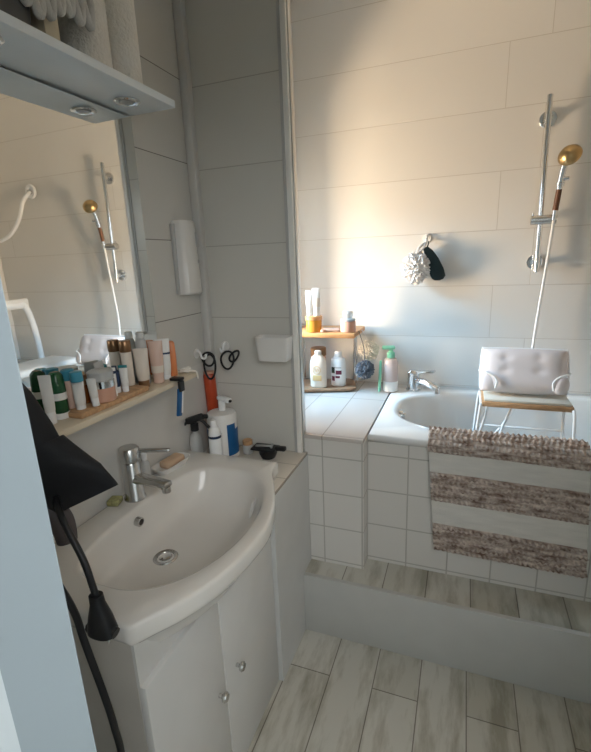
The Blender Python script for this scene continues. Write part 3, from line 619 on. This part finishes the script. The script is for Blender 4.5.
wc = thing('wall_container', 'small white open box fixed on the grey partition', 'container', (-0.668, YP-0.001, 1.180))
b = BM(); hw, hd = 0.066, 0.036
loft(b, [[Vector((s*p.x, p.y*(0.86+0.14*f)-hd, z)) for p in sell(hw, hd, 7, 40)] for z, s, f in ((0, 0.86, 0), (0.005, 0.90, 0.2), (0.092, 1.04, 1.0), (0.092, 1.00, 0.9), (0.010, 0.86, 0.1))])
obj('container_body', b, M_wp, wc)
def hook(name, label, loc, axis, s=1.0):
    t = thing(name, label, 'hook', loc)
    b = BM(); ax = Vector(axis); cyl(b, (0, 0, 0), ax*0.006, 0.017*s, 22); obj('suction_pad', b, M_wp, t)
    b = BM(); tube(b, [ax*0.004+Vector((0, 0, 0.010*s)), ax*0.016*s+Vector((0, 0, 0.004)), ax*0.022*s+Vector((0, 0, -0.014*s)), ax*0.034*s+Vector((0, 0, -0.016*s)), ax*0.040*s+Vector((0, 0, -0.002*s))], 0.0042*s, 10); obj('hook_arm', b, M_wpb, t); return t
hook('wall_hook', 'white round suction hook on the left wall right of the cream shelf', (XL, 1.480, 1.205), (1, 0, 0), 1.15)
hook('wall_hook', 'white hook on the grey partition near the corner', (-0.900, YP, 1.222), (0, -1, 0), 1.15)
def ring_pts(c, rx, rz, dy, n=14, ax=0.0, sk=0.0):
    return [(c[0]+rx*math.cos(2*PI*i/n)*math.cos(ax), c[1]+rx*math.cos(2*PI*i/n)*math.sin(ax)+dy*math.sin(4*PI*i/n), c[2]+rz*math.sin(2*PI*i/n)+sk*math.cos(2*PI*i/n)) for i in range(n)]
b = BM(); tube(b, ring_pts((-0.935, 1.492, 1.150), 0.026, 0.050, 0.003, sk=0.004), 0.0042, 8, 4, closed=True)
tag(obj('hair_tie', b, M_blk), 'long black hair tie loop hanging from the left round hook', 'hair tie', None)
b = BM(); tube(b, ring_pts((-0.936, 1.487, 1.182), 0.027, 0.027, 0.003), 0.0042, 8, 4, closed=True)
tag(obj('hair_tie', b, M_blk), 'short round black hair tie over the long loop on the left hook', 'hair tie', None)
b = BM(); tube(b, ring_pts((-0.872, 1.525, 1.172), 0.029, 0.036, 0.004, sk=0.006), 0.0042, 8, 4, closed=True)
tag(obj('hair_tie', b, M_blk), 'black hair tie hanging from the partition hook, left of the looser one', 'hair tie', None)
b = BM(); tube(b, ring_pts((-0.842, 1.528, 1.188), 0.022, 0.018, 0.004, sk=0.014), 0.0042, 8, 4, closed=True)
tag(obj('hair_tie', b, M_blk), 'black hair tie sticking out to the right of the partition hook', 'hair tie', None)

# ------------------------------------------------------------------ hair dryer and its lead, hanging inside the door
hd = thing('hair_dryer', 'black hair dryer with a wide flat nozzle hanging by the door frame', 'hair dryer', (-0.018, -0.01, -0.022))
def oriented(bm, secs):
    """secs: (centre, half-width vector, half-depth vector)"""
    rings = []
    for c, a, d in secs:
        c, a, d = Vector(c), Vector(a), Vector(d)
        rings.append([c+a*math.copysign(abs(math.cos(2*PI*i/36))**0.8, math.cos(2*PI*i/36))+d*math.copysign(abs(math.sin(2*PI*i/36))**0.8, math.sin(2*PI*i/36)) for i in range(36)])
    return loft(bm, rings)
axA = Vector((0.55, 0.25, 0.30)).normalized()
b = BM(); oriented(b, [((-0.795, 0.52, 1.45), (0.028, 0, 0.012), (0, 0.028, 0)), ((-0.782, 0.535, 1.40), (0.034, 0, 0.012), (0, 0.034, 0)), ((-0.765, 0.55, 1.34), (0.042, 0.005, 0.014), (0, 0.04, 0)), ((-0.745, 0.56, 1.275), (0.046, 0.005, 0.016), (0, 0.043, 0)), ((-0.735, 0.57, 1.235), (0.043, 0.005, 0.016), (0, 0.040, 0))]); obj('barrel', b, M_blkm, hd)
b = BM(); oriented(b, [((-0.738, 0.57, 1.245), (0.047, 0.01, 0.018), (0, 0.042, 0)), ((-0.728, 0.577, 1.205), (0.068, 0.014, 0.030), (0, 0.036, 0.006)), ((-0.716, 0.590, 1.165), (0.088, 0.022, 0.036), (0, 0.026, 0.004)), ((-0.712, 0.598, 1.135), (0.094, 0.026, 0.042), (0.002, 0.016, 0)), ((-0.708, 0.604, 1.112), (0.096, 0.028, 0.046), (0.002, 0.012, 0)), ((-0.706, 0.606, 1.104), (0.096, 0.028, 0.047), (0.002, 0.012, 0))]); obj('nozzle', b, M_blkm, hd)
b = BM(); tube(b, [(-0.785, 0.585, 1.115), (-0.745, 0.600, 1.070), (-0.735, 0.600, 1.020)], lambda t: 0.030-0.010*t, 14); obj('handle', b, M_mauve, hd)
b = BM(); tube(b, [(-0.745, 0.59, 1.085), (-0.735, 0.57, 1.112), (-0.69, 0.535, 1.118), (-0.655, 0.515, 1.10), (-0.615, 0.505, 1.045), (-0.598, 0.500, 1.000), (-0.594, 0.50, 0.975)], 0.0062, 10); obj('cord', b, M_blk, hd, (0.018, 0.01, 0.022))
pl = BM(); oriented(pl, [((-0.594, 0.50, 0.980), (0.012, 0, 0), (0, 0.011, 0)), ((-0.593, 0.50, 0.962), (0.013, 0, 0), (0, 0.012, 0)), ((-0.592, 0.50, 0.935), (0.022, 0, 0), (0, 0.017, 0)), ((-0.592, 0.50, 0.908), (0.029, 0, 0), (0, 0.020, 0)), ((-0.592, 0.50, 0.900), (0.030, 0, 0), (0, 0.020, 0))]); tube(pl, [(-0.612, 0.5, 0.905), (-0.624, 0.5, 0.899)], 0.010, 10); tube(pl, [(-0.572, 0.5, 0.908), (-0.561, 0.5, 0.905)], 0.010, 10)
pg = obj('plug', pl, M_blk, hd, (0.018, 0.01, 0.022))
for dx in (-0.011, 0.011):
    b = BM(); cyl(b, (-0.592+dx, 0.50, 0.899), (-0.592+dx, 0.50, 0.878), 0.0025, 10); obj('prong', b, M_satin, pg)
hk = hook('wall_hook', 'white hook on the inside of the front wall above the hair dryer', (-0.80, 0.345, 1.47), (0, 1, 0), 2.6)
b = BM(); tube(b, [(-0.70, 0.47, 1.12), (-0.690, 0.475, 1.045), (-0.668, 0.49, 0.985), (-0.655, 0.50, 0.92), (-0.645, 0.50, 0.86), (-0.620, 0.50, 0.74), (-0.608, 0.50, 0.66), (-0.604, 0.50, 0.56), (-0.62, 0.49, 0.3), (-0.64, 0.48, 0.012), (-0.72, 0.47, 0.009)], lambda t: 0.007 if t > 0.2 else 0.0075+0.006*max(0, 1-abs(t-0.13)/0.06), 10)
tag(obj('power_cable', b, M_blk), 'black power cable running down past the washbasin corner to the floor', 'cable')

# ------------------------------------------------------------------ rack on the ledge
ZG = 0.862
rk = thing('shower_rack', 'two-tier wooden rack with chrome posts on the tiled ledge', 'rack', (-0.66, 2.26, ZG))
obj('upper_shelf', bx(-0.20, 0.160, -0.115, 0.145, 0.296, 0.322, 0.006), M_woodr, rk)
def tray(bm, z0, z1, cx, cy, a, b_, rot):
    R = Euler((0, 0, rot)).to_matrix()
    return loft(bm, [[R @ p + Vector((cx, cy, 0)) for p in sell(a*k, b_*k, 6, 40, z=z)] for z, k in ((z0, 0.96), (z0+0.003, 1.0), (z1-0.003, 1.0), (z1, 0.97))])
obj('lower_shelf', tray(BM(), 0.006, 0.022, -0.03, -0.002, 0.165, 0.105, 0.30), M_woodg, rk)
for x, y in ((0.125, 0.085), (0.105, 0.125), (-0.17, -0.07), (-0.185, 0.11)):
    b = BM(); cyl(b, (x, y, 0), (x, y, 0.298), 0.0055, 12); obj('post', b, M_chrome, rk)
bottle('shampoo_bottle', 'cream shampoo bottle with rounded shoulders, left on the lower rack tray', (-0.706, 2.190, ZG+0.0222), [(0.040, 0), (0.045, 0.004), (0.046, 0.09), (0.045, 0.13), (0.038, 0.158), (0.022, 0.176), (0.018, 0.178)], M_tube, [(0.017, 0.177), (0.018, 0.179), (0.018, 0.196), (0.015, 0.199)], M_wp, None, None, sx=1.0, sy=0.62, capname='screw_cap')
sb2 = bpy.data.objects['shampoo_bottle']
b = BM()
for r in (0.022, 0.0205): tube(b, [(r*math.cos(a*PI/6)-0.002, -0.0292+0.0022*abs(math.cos(a*PI/6))*r/0.022*0.9, 0.098+r*math.sin(a*PI/6)) for a in range(12)], 0.0009, 6, 3, closed=True)
tube(b, [(-0.018, -0.0292, 0.09), (-0.010, -0.0296, 0.108), (-0.004, -0.0298, 0.090), (0.004, -0.0298, 0.106), (0.012, -0.0296, 0.092)], 0.0011, 6)
box(b, (0.0, -0.0286, 0.055), (0.050, 0.0022, 0.030), 0.0008)
obj('gold_print', b, M_goldp, [c for c in sb2.children if c.name.startswith('body')][0])
t = bottle('shampoo_bottle', 'white bottle with dark leaf and plum print, right on the lower rack tray', (-0.611, 2.245, ZG+0.0222), [(0.036, 0), (0.040, 0.004), (0.040, 0.128), (0.036, 0.148), (0.018, 0.160)], M_wpb, [(0.016, 0.159), (0.020, 0.161), (0.019, 0.186), (0.015, 0.190)], M_wpb, None, None, sx=1.0, sy=0.75, capname='flip_cap')
bd = [c for c in t.children if c.name.startswith('body')][0]
for (a0, a1, z0, z1, mm) in ((-2.5, -1.9, 0.072, 0.105, M_leaf), (-1.75, -0.95, 0.066, 0.088, M_plum), (-2.4, -1.9, 0.030, 0.055, M_plum), (-1.8, -1.2, 0.046, 0.058, M_plum), (-1.9, -1.0, 0.100, 0.106, M_trimg)):
    o = obj('label_print', patch(0.0402, a0, a1, z0, z1), mm, bd); o.scale = (1, 0.75, 1)
bottle('dark_jar', 'brown jar with a dark lid at the back of the lower rack tray', (-0.735, 2.288, ZG+0.0222), [(0.038, 0), (0.041, 0.004), (0.041, 0.14), (0.036, 0.15)], M_peach, [(0.040, 0.150), (0.0435, 0.152), (0.0435, 0.192), (0.040, 0.195)], M_bronze, cat='jar')
ZU = ZG+0.3222
hj = thing('honey_jar', 'glowing orange jar with a wooden lid, left on the top rack shelf', 'jar', (-0.722, 2.185, ZU))
b = BM(); lathe(b, [(0.036, 0), (0.040, 0.003), (0.041, 0.055), (0.040, 0.062)]); obj('body', b, M_honey, hj)
b = BM(); lathe(b, [(0.041, 0.062), (0.044, 0.063), (0.044, 0.080), (0.041, 0.082)]); obj('lid', b, M_woodr, hj)
crimp_tube('cream_tube', 'slim white tube standing on the orange jar, nearer the partition trim', (-0.742, 2.182, ZU+0.0822), 0.017, 0.128, 0.016, M_wp, M_wpb, 0.2)
crimp_tube('cream_tube', 'wider white patterned tube standing on the orange jar, away from the partition', (-0.706, 2.186, ZU+0.0822), 0.018, 0.140, 0.016, M_wp, M_wpb, 0.2, print_m=M_tube, print_z=(0.25, 0.6))
pj = thing('candle_jar', 'small glass jar of pink product with a clear stopper on the top rack shelf', 'jar', (-0.545, 2.200, ZU))
b = BM(); lathe(b, [(0.036, 0), (0.039, 0.003), (0.039, 0.050), (0.036, 0.056)]); obj('body', b, M_peach, pj)
b = BM(); lathe(b, [(0.036, 0.056), (0.038, 0.058), (0.038, 0.066), (0.020, 0.070), (0.026, 0.082), (0.028, 0.096), (0.022, 0.106)]); obj('stopper', b, M_frost, pj)
b = BM(); box(b, (-0.630, 2.192, ZU+0.010), (0.085, 0.045, 0.018), 0.007, rot=(0, 0.06, 0.2), seg=3)
tag(obj('soap_pouch', b, M_pink), 'flat pink pouch lying between the orange jar and the pink jar', 'pouch')
b = BM(); lathe(b, [(0.010, 0), (0.014, 0.003), (0.013, 0.012), (0.006, 0.016)], 16, (-0.668, 2.165, ZU)); tag(obj('small_stone', b, M_peach), 'tiny pink stopper beside the orange jar on the top rack shelf', 'stopper')

def puff(bm, c, r, amp=0.28, fr=3.2, seed=0, sq=(1, 1, 1)):
    g = bmesh.ops.create_icosphere(bm, subdivisions=5, radius=1.0); off = Vector((seed*7.3, seed*3.1, seed*5.7))
    for v in g['verts']:
        n = v.co.normalized(); q = mnoise.noise(n*fr+off)+0.6*mnoise.noise(n*fr*2.3+off); f = 1-abs(q)*1.9*amp/0.28*0.28+0.10*math.sin(18*q)
        v.co = Vector((n.x*sq[0], n.y*sq[1], n.z*sq[2]))*r*f+Vector(c)
    return bm
pf = thing('bath_puff', 'cream mesh bath puff hanging behind the slate one at the rack', 'bath puff', (-0.462, 2.318, 1.065))
obj('mesh_ball', puff(BM(), (0, 0, 0), 0.056, seed=1), M_netc, pf)
b = BM(); tube(b, [(0.0, 0.0, 0.04), (-0.015, -0.01, 0.08), (-0.034, -0.012, 0.112)], 0.002, 6); obj('loop', b, M_net, pf)
pf = thing('bath_puff', 'slate grey mesh bath puff hanging at the rack corner', 'bath puff', (-0.462, 2.215, 0.985))
obj('mesh_ball', puff(BM(), (0, 0, 0), 0.050, seed=2), M_netg, pf)
b = BM(); tube(b, [(0.0, 0.0, 0.045), (-0.005, -0.005, 0.12), (-0.028, -0.015, 0.205)], 0.002, 6); obj('loop', b, M_netg, pf)

# pump bottle by the taps
pb = thing('pump_bottle', 'clear bottle of pink lotion with a mint green pump beside the bath tap', 'bottle', (-0.338, 2.275, ZG))
b = BM(); lathe(b, [(0.034, 0.0), (0.037, 0.003), (0.037, 0.155), (0.030, 0.172), (0.016, 0.178)]); obj('body', b, M_cloud, pb)
b = BM(); lathe(b, [(0.035, 0.001), (0.0376, 0.004), (0.0376, 0.055), (0.0372, 0.056)]); obj('label_print', b, M_wpb, pb)
b = BM(); lathe(b, [(0.017, 0.177), (0.020, 0.179), (0.020, 0.205), (0.012, 0.209), (0.009, 0.226)]); box(b, (-0.012, -0.004, 0.232), (0.066, 0.030, 0.018), 0.006, rot=(0, 0, 0.2)); obj('pump', b, M_mint, pb)
tbx = thing('plastic_wand', 'mint green stick standing against the pump bottle', 'stick', (-0.392, 2.250, ZG))
b = BM(); tube(b, [(0.0, 0, 0.0), (0.002, 0, 0.06), (0.006, 0.004, 0.165)], lambda t: 0.006+0.002*math.sin(PI*t), 12); obj('handle', b, M_mint, tbx)

# ------------------------------------------------------------------ hook, puff and glove on the back wall
hook('wall_hook', 'small white hook on the back tile wall above the puff and glove', (-0.190, YB, 1.628), (0, -1, 0), 1.3)
pf = thing('bath_puff', 'white mesh bath puff hanging from the hook on the back wall', 'bath puff', (-0.235, YB-0.075, 1.485))
obj('mesh_ball', puff(BM(), (0, 0, 0), 0.074, seed=3, sq=(0.95, 0.8, 1.1)), M_net, pf)
b = BM(); tube(b, [(0.0, 0, 0.06), (0.012, 0.0, 0.095), (0.032, 0.02, 0.115), (0.044, 0.028, 0.122), (0.036, 0.01, 0.10), (0.010, -0.01, 0.07)], 0.006, 8); obj('cord_loop', b, M_net, pf)
gv = thing('scrub_glove', 'dark teal scrubbing pad hanging beside the white puff', 'glove', (-0.150, YB-0.048, 1.50))
b = BM(); rings = []
for z, cx, a, d in ((0.085, -0.040, 0.012, 0.008), (0.070, -0.030, 0.022, 0.014), (0.03, -0.008, 0.030, 0.018), (-0.02, 0.012, 0.036, 0.020), (-0.055, 0.022, 0.036, 0.019), (-0.072, 0.022, 0.026, 0.013), (-0.078, 0.020, 0.012, 0.006)):
    rings.append(sell(a, d, 2.6, 28, cx=cx, z=z))
loft(b, rings); obj('pad', b, M_teald, gv)
b = BM(); tube(b, [(-0.035, 0, 0.078), (-0.030, 0.01, 0.10), (-0.028, 0.006, 0.112)], 0.003, 8); obj('hanging_loop', b, M_teald, gv)

# ------------------------------------------------------------------ rug over the bath edge
rg = thing('bath_rug', 'brown and cream striped chunky knit rug hung over the bathtub edge', 'rug', (0, 0, 0))
RX0, RX1 = -0.100, 0.430
# path of the rug: from inside the bath, over the rim and down the tiled front
path = smooth_path([(0, 1.758, 0.82), (0, 1.742, 0.866), (0, 1.71, 0.882), (0, 1.675, 0.883), (0, 1.645, 0.868), (0, 1.636, 0.835), (0, 1.640, 0.76), (0, 1.644, 0.60), (0, 1.646, 0.392)], 24)
acc = [0.0]
for p, q in zip(path, path[1:]): acc.append(acc[-1]+(q-p).length)
def at_len(s):
    s = max(0, min(acc[-1]-1e-6, s))
    for i in range(len(acc)-1):
        if acc[i+1] >= s:
            f = (s-acc[i])/(acc[i+1]-acc[i]); p = path[i].lerp(path[i+1], f); t = (path[i+1]-path[i]).normalized(); return p, Vector((0, -t.z, t.y))*-1
    return path[-1], Vector((0, -1, 0))
def len_at_z(z):
    for i in range(len(path)-1, 0, -1):
        if path[i].z <= z <= path[i-1].z and path[i].y < 1.66: return acc[i-1]+(path[i-1].z-z)/(path[i-1].z-path[i].z)*(acc[i]-acc[i-1])
    return acc[-1]
def rug_band(s0, s1, chunky, nx=220):
    bm = BM(); rows = max(2, round((s1-s0)/0.0225)); ns = rows*11 if chunky else 40
    fr, bk = [], []
    for j in range(ns+1):
        s = s0+(s1-s0)*j/ns; row, rb = [], []
        for i in range(nx+1):
            u = i/nx; x = RX0+(RX1-RX0)*u
            wob = 0.006*mnoise.noise(Vector((u*3, s*6, 0)))
            p, n = at_len(s+wob*0.4 + (u-0.5)*0.010)
            if n.y > 0 and p.z < 0.8 and p.y < 1.7: n = -n
            if chunky:
                v = (s-s0)/(s1-s0)*rows; rr = int(min(rows-1, v)); fv = v-rr
                ph = x/0.0185*2*PI+rr*1.3+1.1*(fv-0.5)*2*(1 if rr % 2 else -1)
                h = 0.004+0.012*math.sqrt(max(0, math.sin(PI*fv)))*(0.62+0.38*math.sin(ph))+0.003*mnoise.noise(Vector((x*60, s*60, 1)))
            else:
                h = 0.0030+0.0007*math.sin(s/0.004*2*PI)+0.0006*math.sin(x/0.006*2*PI)
            e = 0.004*mnoise.noise(Vector((s*30, 0, 5 if u < 0.5 else 9)))*(1 if u in (0, 1) else 0)
            x += 0.040*max(0, 0.88-p.z)/0.49*(p.y < 1.68)
            row.append(bm.verts.new(Vector((x+e, p.y, p.z))+n*h))
            if i in (0, nx) or j in (0, ns): rb.append((i, bm.verts.new(Vector((x, p.y, p.z))-n*0.002)))
        fr.append(row); bk.append(dict(rb))
    for j in range(ns):
        for i in range(nx): bm.faces.new((fr[j][i], fr[j][i+1], fr[j+1][i+1], fr[j+1][i]))
        for i in (0, nx): bm.faces.new((fr[j][i], fr[j+1][i], bk[j+1][i], bk[j][i]))
    for j in (0, ns):
        for i in range(nx): bm.faces.new((fr[j][i], fr[j][i+1], bk[j][i+1], bk[j][i]))
    return bm
zs = [0.820, 0.735, 0.612, 0.512]
cuts = [0.0]+[len_at_z(z) for z in zs]+[acc[-1]]
for k in range(5):
    obj('knit_band' if k % 2 == 0 else 'woven_band', rug_band(cuts[k], cuts[k+1], k % 2 == 0), M_chunk if k % 2 == 0 else M_wov, rg, ang=180)

# ------------------------------------------------------------------ stool in the bath and pillow
st = thing('bath_stool', 'white metal stool with a wooden seat standing in the bathtub', 'stool', (0.268, 2.085, 0.42))
SZ = 0.925-0.42
obj('seat_board', bx(-0.170, 0.176, -0.098, 0.110, SZ-0.022, SZ, 0.004), M_wood, st)
obj('seat_top', bx(-0.162, 0.168, -0.090, 0.106, SZ, SZ+0.012, 0.004), mat('seat_pale', (0.70, 0.68, 0.60), 0.5), st)
for s in (-1, 1):
    b = BM(); x = 0.172*s
    tube(b, [(x+0.030*s, -0.115, 0.006), (x+0.012*s, -0.105, SZ-0.12), (x+0.004*s, -0.10, SZ-0.02), (x, -0.06, SZ-0.026), (x, 0.06, SZ-0.026), (x+0.004*s, 0.105, SZ-0.02), (x+0.012*s, 0.115, SZ-0.12), (x+0.030*s, 0.135, 0.006)], 0.0065, 10, 6)
    obj('leg_frame', b, M_wpb, st)
b = BM(); cyl(b, (-0.19, -0.108, 0.32), (0.19, -0.108, 0.32), 0.006, 12); obj('crossbar', b, M_wpb, st)
b = BM(); cyl(b, (-0.19, 0.118, 0.32), (0.19, 0.118, 0.32), 0.006, 12); obj('crossbar', b, M_wpb, st)
b = BM(); tube(b, [(-0.02, 0.06, SZ-0.025), (-0.075, -0.03, 0.38), (-0.10, -0.108, 0.322)], 0.005, 10); obj('brace', b, M_wpb, st)
b = BM(); tube(b, [(-0.150, -0.10, SZ-0.02), (-0.165, -0.108, 0.40), (-0.21, -0.112, 0.25)], 0.0055, 10); obj('brace', b, M_wpb, st)
pw = thing('bath_pillow', 'tufted white bath pillow lying on the stool in the bathtub', 'pillow', (0.260, 2.075, 0.945), (math.radians(-22), 0, 0))
def pil():
    bm = BM(); nu, nv = 56, 40; A, B_ = 0.172, 0.100
    def pt(i, j, side):
        u, v = -1+2*i/nu, -1+2*j/nv
        e = (max(0, 1-abs(u)**5)*max(0, 1-abs(v)**5))**0.5
        x = A*u*(1+0.04*(v > 0)*0-0.02*(1-abs(v)**4)*0); z = 0.100+B_*v*(1-0.05*u*u)
        d = 0.052*e
        if side > 0:
            for bu, bv in ((-0.42, 0.52), (0.34, 0.52), (-0.42, -0.05), (0.34, -0.05)):
                q = ((u-bu)/0.13)**2+((v-bv)/0.17)**2; d -= 0.0048*math.exp(-q)
            d -= 0.0
        return Vector((x, -d if side > 0 else d*0.75, z))
    F = [[bm.verts.new(pt(i, j, 1)) for i in range(nu+1)] for j in range(nv+1)]
    K = [[bm.verts.new(pt(i, j, -1)) for i in range(nu+1)] for j in range(nv+1)]
    for G in (F, K):
        for j in range(nv):
            for i in range(nu): bm.faces.new((G[j][i], G[j][i+1], G[j+1][i+1], G[j+1][i]))
    return bm
bmp = pil(); bmesh.ops.remove_doubles(bmp, verts=bmp.verts, dist=1e-5); obj('cushion', bmp, M_pil, pw, ang=180)
for s in (-1, 1):
    b = BM(); g = bmesh.ops.create_icosphere(b, subdivisions=4, radius=1.0)
    for v in g['verts']: v.co = Vector((s*0.138+v.co.x*0.036, -0.027+v.co.y*0.020, 0.044+v.co.z*0.042))
    w = obj('end_lobe', b, M_pil, pw, ang=180)
    b = BM(); tube(b, [(s*0.178, -0.014, 0.095), (s*0.158, -0.050, 0.084), (s*0.125, -0.058, 0.068), (s*0.108, -0.057, 0.045), (s*0.112, -0.050, 0.014)], 0.0042, 8); obj('piping', b, M_pilw, w)
b = BM(); tube(b, [(-0.172, 0, 0.02), (-0.174, 0, 0.10), (-0.168, 0, 0.19), (-0.15, 0, 0.199), (0.0, 0, 0.2005), (0.15, 0, 0.199), (0.168, 0, 0.19), (0.174, 0, 0.10), (0.172, 0, 0.02)], 0.004, 8); obj('piping', b, M_pilw, pw)

# ------------------------------------------------------------------ seen only in the mirror: far end of the bath
bs = thing('bath_chair', 'white plastic bath chair with a tall back frame, seen only in the mirror', 'bath chair', (0.945, 2.13, 0.862))
b = BM(); box(b, (0.0, -0.09, 0.0255), (0.30, 0.74, 0.05), 0.022, seg=3); obj('seat', b, M_wpb, bs)
b = BM(); tube(b, [(0.13, -0.20, 0.05), (0.14, -0.19, 0.30), (0.14, -0.15, 0.44), (0.14, 0.05, 0.45), (0.14, 0.12, 0.44), (0.14, 0.16, 0.30), (0.13, 0.17, 0.05)], 0.022, 14); obj('back_frame', b, M_wpb, bs)
obj('back_panel', box(BM(), (0.14, -0.02, 0.46), (0.03, 0.34, 0.07), 0.012, seg=3), M_wp, bs)
sh = thing('towel_hook', 'white curved hook on the back wall, seen in the mirror', 'hook', (1.02, YB, 2.085))
b = BM(); Mr = Matrix.Translation((0, -0.01, 0)) @ Euler((PI/2, 0, 0)).to_matrix().to_4x4()
lathe(b, [(0.026, 0), (0.046, 0.0), (0.050, 0.008), (0.044, 0.018), (0.026, 0.016), (0.024, 0.004)], 28, M=Mr); obj('rose', b, M_wpb, sh)
b = BM(); tube(b, [(0.0, -0.02, 0.0), (0.05, -0.05, -0.06), (0.10, -0.07, -0.18), (0.19, -0.09, -0.28), (0.30, -0.10, -0.32)], 0.013, 12); obj('arm', b, M_wpb, sh)
